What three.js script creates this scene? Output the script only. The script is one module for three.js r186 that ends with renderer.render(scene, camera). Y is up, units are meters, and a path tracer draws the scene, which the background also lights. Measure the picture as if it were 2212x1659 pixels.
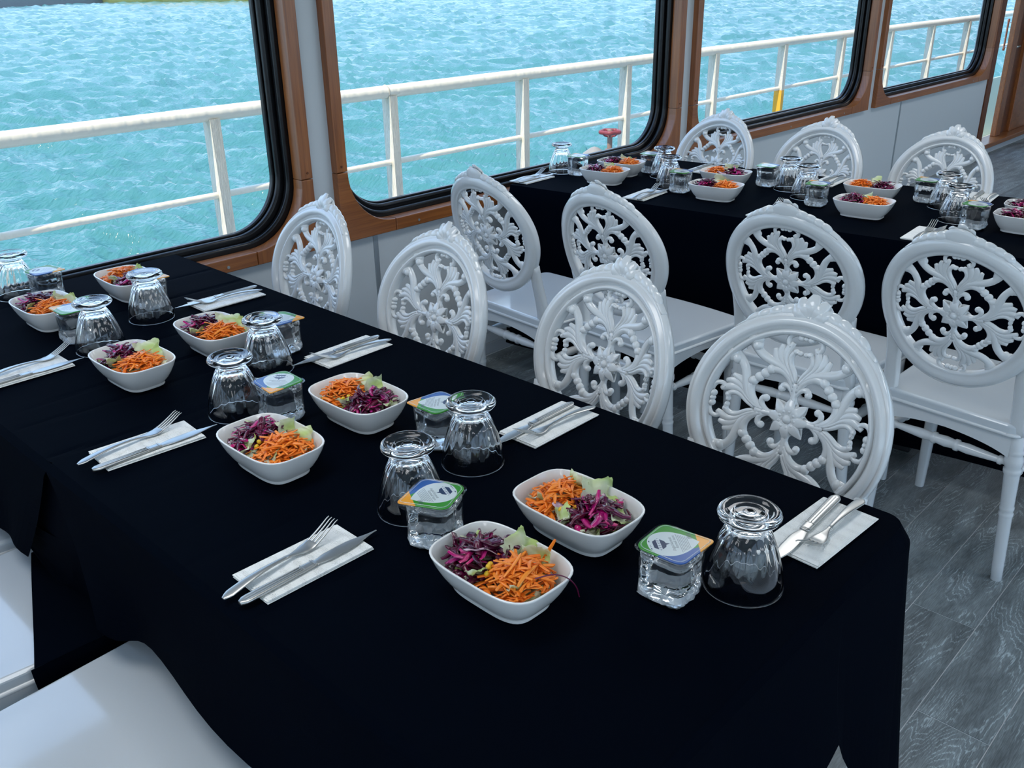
import * as THREE from 'three';
import { mergeGeometries, mergeVertices, toCreasedNormals } from 'three/addons/utils/BufferGeometryUtils.js';
import { RoundedBoxGeometry } from 'three/addons/geometries/RoundedBoxGeometry.js';
import { RectAreaLightUniformsLib } from 'three/addons/lights/RectAreaLightUniformsLib.js';
import { createNoise2D } from 'simplex-noise';

// ---------------------------------------------------------------- camera, sky, sun, exposure
const scene = new THREE.Scene();
const V = (x, y, z) => new THREE.Vector3(x, y, z);
function rng(seed) { let a = seed >>> 0; return () => { a = (a + 0x6d2b79f5) | 0; let t = Math.imul(a ^ (a >>> 15), 1 | a); t = (t + Math.imul(t ^ (t >>> 7), 61 | t)) ^ t; return ((t ^ (t >>> 14)) >>> 0) / 4294967296; }; }

const EYE = 1.52, camera = new THREE.PerspectiveCamera(45.113, 2212 / 1659, 0.05, 3000);
{
  const pitch = 0.419734, yaw = 0.80757, roll = -0.016355;
  const fw = V(Math.sin(yaw) * Math.cos(pitch), -Math.sin(pitch), -Math.cos(yaw) * Math.cos(pitch)), r = V(Math.cos(yaw), 0, Math.sin(yaw)), u = r.clone().cross(fw);
  const r2 = r.clone().multiplyScalar(Math.cos(roll)).addScaledVector(u, Math.sin(roll)), u2 = u.clone().multiplyScalar(Math.cos(roll)).addScaledVector(r, -Math.sin(roll));
  camera.quaternion.setFromRotationMatrix(new THREE.Matrix4().makeBasis(r2, u2, fw.negate()));
  camera.position.set(0, EYE, 0);
}
const renderer = new THREE.WebGLRenderer({ antialias: true });
renderer.toneMapping = THREE.LinearToneMapping;
renderer.toneMappingExposure = 1.5;
renderer.shadowMap.enabled = true;

const SKY = { zenith: [0.62, 1.02, 1.72], horizon: [0.98, 1.3, 1.55], strength: 1.0 };
{
  const W = 256, H = 128, d = new Float32Array(W * H * 4);
  for (let j = 0; j < H; j++) for (let i = 0; i < W; i++) {
    const el = Math.sin(((j + 0.5) / H - 0.5) * Math.PI), k = Math.pow(1 - Math.max(0, el), 3.2), o = (j * W + i) * 4;
    for (let c = 0; c < 3; c++) d[o + c] = SKY.zenith[c] + (SKY.horizon[c] - SKY.zenith[c]) * k;
    d[o + 3] = 1;
  }
  const t = new THREE.DataTexture(d, W, H, THREE.RGBAFormat, THREE.FloatType);
  t.mapping = THREE.EquirectangularReflectionMapping; t.magFilter = THREE.LinearFilter; t.needsUpdate = true;
  scene.background = t; scene.backgroundIntensity = SKY.strength;
}
const sun = new THREE.DirectionalLight(new THREE.Color(1, 0.86, 0.66), 3.5);
sun.name = 'sun'; sun.position.set(-22, 34, 0); sun.target.position.set(3, 0, -3); scene.add(sun, sun.target);
sun.castShadow = true; sun.shadow.radius = 1; Object.assign(sun.shadow.camera, { left: -25, right: 25, top: 25, bottom: -25, near: 1, far: 120 });

const LAMP = 2.15; // radiance of the flat ceiling lights over the tables
RectAreaLightUniformsLib.init();

// ---------------------------------------------------------------- helpers
const noise = createNoise2D(rng(11)), noiseB = createNoise2D(rng(29));
const fbm = (x, y, n = 4) => { let s = 0, a = 0.5; for (let i = 0; i < n; i++) { s += a * noise(x, y); x = x * 2.03 + 7.1; y = y * 2.03 - 3.7; a *= 0.5; } return s; };
const clamp = (x, a = 0, b = 1) => Math.min(b, Math.max(a, x)), lerp = (a, b, t) => a + (b - a) * t, smooth = (a, b, x) => { const t = clamp((x - a) / (b - a)); return t * t * (3 - 2 * t); };
function tex(w, h, fn, { srgb = false, repeat, mirror = false } = {}) {
  const d = new Uint8Array(w * h * 4);
  for (let y = 0; y < h; y++) for (let x = 0; x < w; x++) { const v = fn(x / w, y / h, x, y), o = (y * w + x) * 4; if (typeof v === 'number') d[o] = d[o + 1] = d[o + 2] = clamp(v) * 255; else for (let c = 0; c < 3; c++) d[o + c] = clamp(v[c]) * 255; d[o + 3] = 255; }
  const t = new THREE.DataTexture(d, w, h); t.magFilter = THREE.LinearFilter; t.minFilter = THREE.LinearFilter; t.wrapS = t.wrapT = mirror ? THREE.MirroredRepeatWrapping : THREE.RepeatWrapping;
  if (srgb) t.colorSpace = THREE.SRGBColorSpace; if (repeat) t.repeat.set(...repeat); t.needsUpdate = true; return t;
}
const lin = (r, g, b) => new THREE.Color().setRGB(r, g, b);
const mat = (o) => new THREE.MeshPhysicalMaterial(o);
const taken = new Map();
const numbered = (n) => { const k = taken.get(n) ?? 0; taken.set(n, k + 1); return k ? n + '_' + String(k).padStart(3, '0') : n; };
function mesh(name, geo, m, parent = scene) { const o = new THREE.Mesh(geo, m); o.name = parent === scene ? numbered(name) : name; o.castShadow = o.receiveShadow = true; parent.add(o); return o; }
function tag(o, label, category, group, kind) { if (label) o.userData.label = label; if (category) o.userData.category = category; if (group) o.userData.group = group; if (kind) o.userData.kind = kind; return o; }
function thing(name, label, category, pos = [0, 0, 0], turn = 0, group, kind) { const o = new THREE.Group(); o.name = numbered(name); o.position.set(...pos); o.rotation.y = turn; scene.add(o); return tag(o, label, category, group, kind); }
function copyOf(root, label, pos, turn = 0, group) { const c = root.clone(); c.name = numbered(root.name.replace(/_\d{3}$/, '')); c.userData = { ...root.userData, label }; if (group) c.userData.group = group; c.position.set(...pos); c.rotation.set(0, turn, 0); scene.add(c); return c; }
const struct = (o) => { o.userData.kind = 'structure'; return o; };
const box = (x0, x1, y0, y1, z0, z1) => new THREE.BoxGeometry(x1 - x0, y1 - y0, z1 - z0).translate((x0 + x1) / 2, (y0 + y1) / 2, (z0 + z1) / 2);
const rbox = (x0, x1, y0, y1, z0, z1, r = 0.004, s = 2) => new RoundedBoxGeometry(x1 - x0, y1 - y0, z1 - z0, s, Math.min(r, (x1 - x0) / 2.01, (y1 - y0) / 2.01, (z1 - z0) / 2.01)).translate((x0 + x1) / 2, (y0 + y1) / 2, (z0 + z1) / 2);
const bare = (g) => { const n = g.index ? g.toNonIndexed() : g; for (const k of Object.keys(n.attributes)) if (!['position', 'normal', 'uv', 'color'].includes(k)) n.deleteAttribute(k); return n; };
const merge = (list, keepColor) => mergeGeometries(list.map((g) => { const n = bare(g); if (!keepColor) n.deleteAttribute('color'); if (!n.attributes.uv) n.setAttribute('uv', new THREE.BufferAttribute(new Float32Array(n.attributes.position.count * 2), 2)); return n; }));
const spline = (pts, n) => new THREE.CatmullRomCurve3(pts.map((p) => V(p[0], p[1], p[2] ?? 0)), false, 'centripetal').getPoints(n);
// A bar swept along points: half width w(t) across, half thickness h(t) along "up"; pw squares the section.
function sweep(pts, w, h, up = V(0, 1, 0), seg = 8, pw = 1, color) {
  const P = [], I = [], C = [], U = [], n = pts.length, f = (k, t) => (typeof k === 'function' ? k(t) : k);
  let len = 0;
  for (let i = 0; i < n; i++) {
    const T = pts[Math.min(n - 1, i + 1)].clone().sub(pts[Math.max(0, i - 1)]).normalize(), S = up.clone().cross(T).normalize(), N = T.clone().cross(S), t = i / (n - 1), a = f(w, t), b = f(h, t);
    if (i) len += pts[i].distanceTo(pts[i - 1]);
    for (let j = 0; j < seg; j++) {
      const q = (j / seg) * Math.PI * 2, c = Math.cos(q), s = Math.sin(q), cc = Math.sign(c) * Math.pow(Math.abs(c), pw), ss = Math.sign(s) * Math.pow(Math.abs(s), pw);
      P.push(pts[i].x + S.x * a * cc + N.x * b * ss, pts[i].y + S.y * a * cc + N.y * b * ss, pts[i].z + S.z * a * cc + N.z * b * ss); U.push(len, (j / seg) * 0.05);
      if (color) C.push(...color);
      if (i < n - 1) { const k = i * seg, j2 = (j + 1) % seg; I.push(k + j, k + j2, k + seg + j, k + j2, k + seg + j2, k + seg + j); }
    }
  }
  for (const [i, s] of [[0, 1], [n - 1, -1]]) { const b = P.length / 3; P.push(pts[i].x, pts[i].y, pts[i].z); U.push(0, 0); if (color) C.push(...color); for (let j = 0; j < seg; j++) { const a = i * seg + j, c = i * seg + ((j + 1) % seg); I.push(...(s > 0 ? [b, c, a] : [b, a, c])); } }
  const g = new THREE.BufferGeometry(); g.setAttribute('position', new THREE.Float32BufferAttribute(P, 3)); g.setAttribute('uv', new THREE.Float32BufferAttribute(U, 2)); if (color) g.setAttribute('color', new THREE.Float32BufferAttribute(C, 3));
  g.setIndex(I); g.computeVertexNormals(); return g;
}
const ball = (x, y, z, a, b = a, c = a, ws = 10, hs = 7) => new THREE.SphereGeometry(1, ws, hs).scale(a, b, c).translate(x, y, z);
// A turned piece: profile [[distance 0..1, radius]...] between two points.
function turned(a, b, prof, seg = 14) {
  const L = a.distanceTo(b), g = new THREE.LatheGeometry([new THREE.Vector2(0.0001, 0), ...prof.map(([t, r]) => new THREE.Vector2(r, t * L)), new THREE.Vector2(0.0001, L)], seg);
  g.applyQuaternion(new THREE.Quaternion().setFromUnitVectors(V(0, 1, 0), b.clone().sub(a).normalize())); return g.translate(a.x, a.y, a.z);
}
// A closed loft from rings of points [[[x,y,z]...]...]
function loft(rings, closeStart = true, closeEnd = true) {
  const n = rings[0].length, P = [], I = [];
  for (const r of rings) for (const p of r) P.push(...p);
  for (let i = 0; i < rings.length - 1; i++) for (let j = 0; j < n; j++) { const a = i * n + j, b = i * n + ((j + 1) % n), c = a + n, d = b + n; I.push(a, c, b, b, c, d); }
  const cap = (i, s) => { const c = [0, 1, 2].map((k) => rings[i].reduce((q, p) => q + p[k], 0) / n), b = P.length / 3; P.push(...c); for (let j = 0; j < n; j++) { const a = i * n + j, d = i * n + ((j + 1) % n); I.push(...(s ? [b, a, d] : [b, d, a])); } };
  if (closeStart) cap(0, true); if (closeEnd) cap(rings.length - 1, false);
  const g = new THREE.BufferGeometry(); g.setAttribute('position', new THREE.Float32BufferAttribute(P, 3)); g.setIndex(I); g.computeVertexNormals(); return g;
}
const extrude = (shape, depth, bevel = 0, seg = 2) => new THREE.ExtrudeGeometry(shape, { depth, bevelEnabled: bevel > 0, bevelSize: bevel, bevelThickness: bevel, bevelSegments: seg, curveSegments: 12 });
const poly = (pts) => new THREE.Shape(pts.map(([x, y]) => new THREE.Vector2(x, y)));
function warp(g, fn) { const p = g.attributes.position, v = V(0, 0, 0); for (let i = 0; i < p.count; i++) { v.fromBufferAttribute(p, i); fn(v); p.setXYZ(i, v.x, v.y, v.z); } g.computeVertexNormals(); return g; }

// ---------------------------------------------------------------- materials
const grainTex = tex(512, 512, (u, v) => { const g = fbm(u * 2.2, v * 26, 4) * 0.5 + fbm(u * 5, v * 90, 3) * 0.35 + fbm(u * 3, v * 3, 2) * 0.3; const k = 0.5 + g * 0.55; return [lerp(0.4, 0.72, k), lerp(0.215, 0.45, k), lerp(0.1, 0.23, k)]; }, { srgb: true, mirror: true });
const M = {};
M.white = mat({ color: lin(0.72, 0.74, 0.74), roughness: 0.16, clearcoat: 0.5, clearcoatRoughness: 0.12 });
M.seat = mat({ color: lin(0.62, 0.66, 0.68), roughness: 0.12, clearcoat: 0.6, clearcoatRoughness: 0.05 });
M.wood = mat({ map: grainTex, roughness: 0.32, clearcoat: 0.35, clearcoatRoughness: 0.2 });
M.woodDark = mat({ map: grainTex, color: lin(0.45, 0.38, 0.36), roughness: 0.4 });
M.black = mat({ color: lin(0.003, 0.003, 0.004), roughness: 0.3, specularIntensity: 0.6, clearcoat: 0.12, clearcoatRoughness: 0.1, bumpMap: tex(256, 256, (u, v) => 0.5 + fbm(u * 20, v * 20, 3) * 0.5, { mirror: true }), bumpScale: 0.0006 });
M.wall = mat({ color: lin(0.55, 0.59, 0.61), roughness: 0.3 });
M.wallJoint = mat({ color: lin(0.4, 0.44, 0.46), roughness: 0.3, metalness: 0.6 });
M.paint = mat({ color: lin(0.82, 0.77, 0.64), roughness: 0.5, bumpMap: tex(256, 256, (u, v) => 0.5 + fbm(u * 14, v * 14, 4) * 0.6, { mirror: true }), bumpScale: 0.004 });
M.pane = mat({ color: lin(1, 1, 1), transmission: 1, thickness: 0, roughness: 0, ior: 1.45 });
M.glass = mat({ color: lin(1, 1, 1), transmission: 1, thickness: 0.01, roughness: 0, ior: 1.5 });
M.steel = mat({ color: lin(0.5, 0.5, 0.48), metalness: 1, roughness: 0.33 });
M.ceramic = mat({ color: lin(0.86, 0.86, 0.84), roughness: 0.14, clearcoat: 0.5, clearcoatRoughness: 0.05 });
const weave = tex(256, 256, (u, v, x, y) => 0.5 + 0.22 * Math.sin(x * Math.PI / 2) * Math.sin(y * Math.PI / 2) + fbm(u * 40, v * 40, 2) * 0.35, { mirror: true });
M.cloth = mat({ color: lin(0.0006, 0.0018, 0.0048), roughness: 0.8, specularIntensity: 0.03, specularColor: lin(0.7, 0.85, 1), bumpMap: weave, bumpScale: 0.0004, side: THREE.DoubleSide });

// ---------------------------------------------------------------- floor of grey limed planks
{
  const floor = struct(thing('floor'));
  mesh('subfloor', box(-4.6, 12.1, -0.06, -0.0014, -2.66, 2.9), mat({ color: lin(0.75, 0.78, 0.8), roughness: 0.6 }), floor);
  const planks = [0, 1, 2].map((k) => tex(1024, 160, (u, v) => {
    const x = u * 6 + k * 31, y = v + k * 17, kx = [[0.22, 0.5], [0.7, 0.35], [0.97, 0.8]];
    let f = v * 7 + fbm(x * 0.35, y * 1.3, 3) * 5 + noise(x * 7, y * 40) * 0.16;
    for (const [a0, b0] of kx) f += 7 * Math.exp(-Math.pow((u - a0 - 0.06 * k) / 0.13, 2) - Math.pow((v - b0) / 0.33, 2));
    const ring = Math.abs((f % 1 + 1) % 1 - 0.5) * 2, line = smooth(0.72, 0.95, ring) * smooth(-0.1, 0.35, fbm(x * 0.8 + 9, y * 1.6, 2) + 0.12), fine = fbm(x * 4, y * 70, 3), wash = fbm(x * 0.5, y * 2, 3);
    const b = 0.42 + wash * 0.12 + fine * 0.12 + line * 0.19; return [b * 0.97, b * 1.03, b * 1.04];
  }, { srgb: true, mirror: true }));
  const mats = planks.flatMap((t, k) => [0.86, 1, 1.12].map((s) => mat({ map: t, color: lin(1.25 * s, 1.25 * s, 1.25 * s), roughness: 0.4, bumpMap: t, bumpScale: 0.0006 })));
  const R = rng(5), w = 0.1565, L = 1.22, geos = [0, 1, 2, 3, 4, 5].map((k) => { const g = box(0, L - 0.003, -0.0012, 0, 0.0012, w - 0.0012), p = g.attributes.position, uv = new Float32Array(p.count * 2); for (let i = 0; i < p.count; i++) { uv[i * 2] = p.getX(i) / L * 0.9 + k * 0.37; uv[i * 2 + 1] = p.getZ(i) / w * 0.97; } g.setAttribute('uv', new THREE.BufferAttribute(uv, 2)); return g; });
  for (let row = 0; row < 21; row++) {
    const z = 0.644 - w * (row + 1) + 0.0003, off = row === 7 ? 2.135 : row === 6 ? 1.762 : 1.2 + ((row * 0.417) % 1.22);
    for (let x = off - 2 * L; x < 11; x += L) { if (x + L < 0.2) continue; const o = mesh('plank', geos[Math.floor(R() * 6)], mats[Math.floor(R() * mats.length)], floor); o.position.set(x + 0.0015, 0, -0.295 + w * 6 - w * (row + 1)); }
  }
}

// ---------------------------------------------------------------- window wall
const WALL = -2.66, WF = -2.63;
const WINDOWS = [[-2.39, -0.29 - 0.1], [-0.29, 1.8], [1.9, 3.99], [4.09, 6.19], [6.3, 8.49]], WY0 = 0.65, WY1 = 1.86;
const rr = (x0, x1, y0, y1, r, path = new THREE.Shape()) => { path.moveTo(x0 + r, y0); path.lineTo(x1 - r, y0); path.absarc(x1 - r, y0 + r, r, -Math.PI / 2, 0); path.lineTo(x1, y1 - r); path.absarc(x1 - r, y1 - r, r, 0, Math.PI / 2); path.lineTo(x0 + r, y1); path.absarc(x0 + r, y1 - r, r, Math.PI / 2, Math.PI); path.lineTo(x0, y0 + r); path.absarc(x0 + r, y0 + r, r, Math.PI, Math.PI * 1.5); return path; };
{
  const wall = struct(thing('wall_front'));
  const seams = [-4.6, -2.45, 2.065, 6.8, 8.56];
  for (let i = 0; i < 4; i++) mesh('panel', rbox(seams[i] + 0.003, seams[i + 1] - 0.003, 0, WY0 + 0.03, WALL - 0.02, WALL, 0.003, 1), M.wall, wall);
  for (const x of [-2.45, 2.065, 6.8]) { mesh('joint_strip', rbox(x - 0.011, x + 0.011, 0, WY0, WALL - 0.01, WALL + 0.003, 0.002, 1), M.wallJoint, wall); }
  const posts = [[-4.6, -2.37], [-0.41, -0.27], [1.78, 1.92], [3.97, 4.11], [6.17, 6.32], [8.47, 8.56]];
  for (const [a, b] of posts) mesh('pillar', box(a, b, WY0 + 0.03, 2.2, WALL - 0.12, WALL), M.wall, wall);
  mesh('core', box(-4.6, 8.56, -0.4, WY0 + 0.03, WALL - 0.12, WALL - 0.021), M.wall, wall);
  mesh('header', box(-4.6, 12.1, WY1 - 0.02, 2.25, WALL - 0.12, WALL - 0.0005), M.wall, wall);
  mesh('end_panel', box(10.1, 12.1, -0.4, WY1 - 0.02, WALL - 0.12, WALL), M.wall, wall);
  mesh('lower_step', box(8.56, 10.1, -0.4, 0.045, WALL - 0.12, WALL), M.wall, wall);
  const base = struct(mesh('baseboard_front', rbox(-4.6, 12.05, 0.0, 0.05, WALL, WALL + 0.012, 0.003, 1), mat({ color: lin(0.42, 0.45, 0.48), roughness: 0.4 })));
}
WINDOWS.forEach(([x0, x1], k) => {
  const win = struct(thing('window_' + (k + 1))), r = 0.2, t = 0.045, c = t + r, D = 0.052, B = 0.003, gap = 0.0012;
  const ix0 = x0 + t, ix1 = x1 - t, iy0 = WY0 + t, iy1 = WY1 - t, zb = WF - D;
  const wood = (shape, along) => { const g = extrude(shape, D - 2 * B, B, 2).translate(0, 0, zb + B), p = g.attributes.position, uv = new Float32Array(p.count * 2); for (let i = 0; i < p.count; i++) { const a = p.getX(i), b = p.getY(i) + p.getZ(i); uv[i * 2] = (along ? b : a) * 0.8 + k * 0.3; uv[i * 2 + 1] = (along ? a + p.getZ(i) : b) * 2.2; } g.setAttribute('uv', new THREE.BufferAttribute(uv, 2)); mesh('frame_piece', g, M.wood, win); };
  const i = B + gap;
  wood(poly([[x0 + c + i, WY0 + B], [x1 - c - i, WY0 + B], [x1 - c - i, iy0 - B], [x0 + c + i, iy0 - B]]), false);
  wood(poly([[x0 + c + i, iy1 + B], [x1 - c - i, iy1 + B], [x1 - c - i, WY1 - B], [x0 + c + i, WY1 - B]]), false);
  wood(poly([[x0 + B, WY0 + c + i], [ix0 - B, WY0 + c + i], [ix0 - B, WY1 - c - i], [x0 + B, WY1 - c - i]]), true);
  wood(poly([[ix1 + B, WY0 + c + i], [x1 - B, WY0 + c + i], [x1 - B, WY1 - c - i], [ix1 + B, WY1 - c - i]]), true);
  for (const [sx, sy] of [[0, 0], [1, 0], [1, 1], [0, 1]]) {
    const pts = [], X = (a) => (sx ? x1 - a : x0 + a), Y = (a) => (sy ? WY1 - a : WY0 + a);
    pts.push([X(B), Y(B)], [X(c - i), Y(B)], [X(c - i), Y(t - B)]);
    for (let q = 1; q <= 12; q++) { const a = Math.PI * 1.5 - (q / 12) * Math.PI / 2; pts.push([X(c - i + 0.0005 + (r + B - i) * Math.cos(a)), Y(c - i + 0.0005 + (r + B - i) * Math.sin(a))]); }
    pts.push([X(B), Y(c - i)]);
    if (sx !== sy) pts.reverse();
    wood(poly(pts), sx === 1);
  }
  // black rubber surround: three stepped rings reaching to the pane
  const ring = (in0, z0, z1, b, r0) => { const s = rr(ix0 - 0.05, ix1 + 0.05, iy0 - 0.05, iy1 + 0.05, r + 0.03); s.holes.push(rr(ix0 + in0 + b, ix1 - in0 - b, iy0 + in0 + b, iy1 - in0 - b, r0, new THREE.Path())); return extrude(s, z1 - z0 - 2 * b, b, 4).translate(0, 0, z0 + b); };
  mesh('rubber_surround', merge([ring(0.004, zb - 0.026, zb - 0.001, 0.008, r), ring(0.022, zb - 0.05, zb - 0.027, 0.009, r - 0.01), ring(0.038, zb - 0.07, zb - 0.05, 0.004, r - 0.02)]), M.black, win);
  mesh('pane', new THREE.PlaneGeometry(ix1 - ix0 - 0.05, iy1 - iy0 - 0.05).translate((ix0 + ix1) / 2, (iy0 + iy1) / 2, zb - 0.058), M.pane, win);
  for (const [sx, sy] of [[0, 0.22], [1, 0.22], [0, 0.8], [1, 0.8]]) mesh('screw', new THREE.CylinderGeometry(0.004, 0.004, 0.003, 10).rotateX(Math.PI / 2).translate(sx ? x1 - 0.02 : x0 + 0.02, lerp(WY0, WY1, sy), WF + 0.0005), M.woodDark, win);
  for (const q of [0.17, 0.5, 0.83]) mesh('screw', new THREE.CylinderGeometry(0.005, 0.005, 0.003, 10).rotateX(Math.PI / 2).translate(lerp(x0, x1, q), WY0 + 0.018, WF + 0.0005), M.wallJoint, win);
});
// rest of the cabin: ceiling, far side with its own windows, ends
{
  const ceil = struct(mesh('ceiling', box(-4.7, 12.2, 2.2, 2.3, -2.8, 3.1), mat({ color: lin(0.62, 0.64, 0.65), roughness: 0.5 })));
  const back = struct(thing('wall_back'));
  mesh('lower_wall', box(-4.6, 12.1, -0.06, 0.66, 2.9, 3.0), M.wall, back); mesh('upper_wall', box(-4.6, 12.1, 1.88, 2.2, 2.9, 3.0), M.wall, back);
  for (let x = -4.6; x < 12; x += 2.2) mesh('pillar', box(x, x + 0.14, 0.66, 1.88, 2.9, 3.0), M.wall, back);
  for (let x = -4.46; x < 11; x += 2.2) mesh('pane', new THREE.PlaneGeometry(2.06, 1.22).rotateY(Math.PI).translate(x + 1.03, 1.27, 2.95), M.pane, back);
  const left = struct(thing('wall_left'));
  mesh('lower_wall', box(-4.7, -4.6, -0.06, 0.8, -2.78, 3.0), M.wall, left); mesh('upper_wall', box(-4.7, -4.6, 1.88, 2.2, -2.78, 3.0), M.wall, left);
  for (const z of [-2.78, -0.9, 0.9, 2.8]) mesh('pillar', box(-4.7, -4.6, 0.8, 1.88, z, z + 0.2), M.wall, left);
  struct(mesh('wall_right', box(12.1, 12.2, -0.06, 2.2, -2.78, 3.0), M.wall));
}
{
  const dm = mat({ color: lin(0.9, 0.92, 0.94), emissive: lin(1, 1.02, 1.05), emissiveIntensity: 1.2, roughness: 0.6 });
  for (const [i, x] of [-2.2, 0.4, 3.0, 5.6, 8.2].entries()) for (const [j, z] of [-1.3, 1.3].entries()) {
    const l = thing('ceiling_light', `flat white ceiling light, ${['over the first', 'over the second', 'over the third', 'over the fourth', 'over the last'][i]} bay on the ${j ? 'far' : 'window'} side`, 'ceiling light', [x, 2.2, z], 0, 'flat ceiling lights');
    mesh('frame', rbox(-0.62, 0.62, -0.03, 0, -0.32, 0.32, 0.006, 1), M.white, l); mesh('diffuser', rbox(-0.6, 0.6, -0.034, -0.028, -0.3, 0.3, 0.002, 1), dm, l);
    const r = new THREE.RectAreaLight(lin(1, 1, 1.02), LAMP, 1.18, 0.58); r.name = 'ceiling_light_panel'; r.position.set(0, -0.04, 0); r.rotation.x = -Math.PI / 2; l.add(r);
  }
}
// the sliding door at the end of the window wall
{
  const d = struct(thing('door_1'));
  mesh('jamb', rbox(8.56, 8.66, 0.0, 2.0, WALL - 0.11, WALL + 0.012, 0.004, 1), M.woodDark, d);
  mesh('sill', rbox(8.66, 10.1, 0.045, 0.085, WALL - 0.13, WALL + 0.03, 0.006, 2), M.wood, d);
  const leaf = mesh('door_leaf', rbox(9.225, 9.36, 0.085, 1.84, WALL - 0.1, WALL - 0.055, 0.006, 2), M.wood, d);
  mesh('dark_rail', box(9.36, 9.62, 0.085, 1.84, WALL - 0.1, WALL - 0.09), M.woodDark, leaf);
  mesh('door_panel', rbox(9.62, 10.1, 0.085, 1.84, WALL - 0.1, WALL - 0.06, 0.006, 2), M.wood, leaf);
  const brass = mat({ color: lin(0.55, 0.2, 0.12), roughness: 0.3, metalness: 0.6 });
  const pull = mesh('pull_bar', turned(V(9.35, 0.81, WALL - 0.16), V(9.35, 1.075, WALL - 0.16), [[0, 0.009], [0.06, 0.011], [0.12, 0.008], [0.88, 0.008], [0.94, 0.011], [1, 0.009]]), brass, d);
  for (const y of [0.84, 1.045]) mesh('bracket', turned(V(9.35, y, WALL - 0.16), V(9.35, y, WALL - 0.098), [[0, 0.005], [1, 0.005]]), M.steel, pull);
  mesh('bolt', merge([turned(V(9.42, 0.84, WALL - 0.08), V(9.54, 0.84, WALL - 0.08), [[0, 0.007], [1, 0.007]]), ball(9.44, 0.84, WALL - 0.077, 0.014)]), M.steel, d);
}

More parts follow.
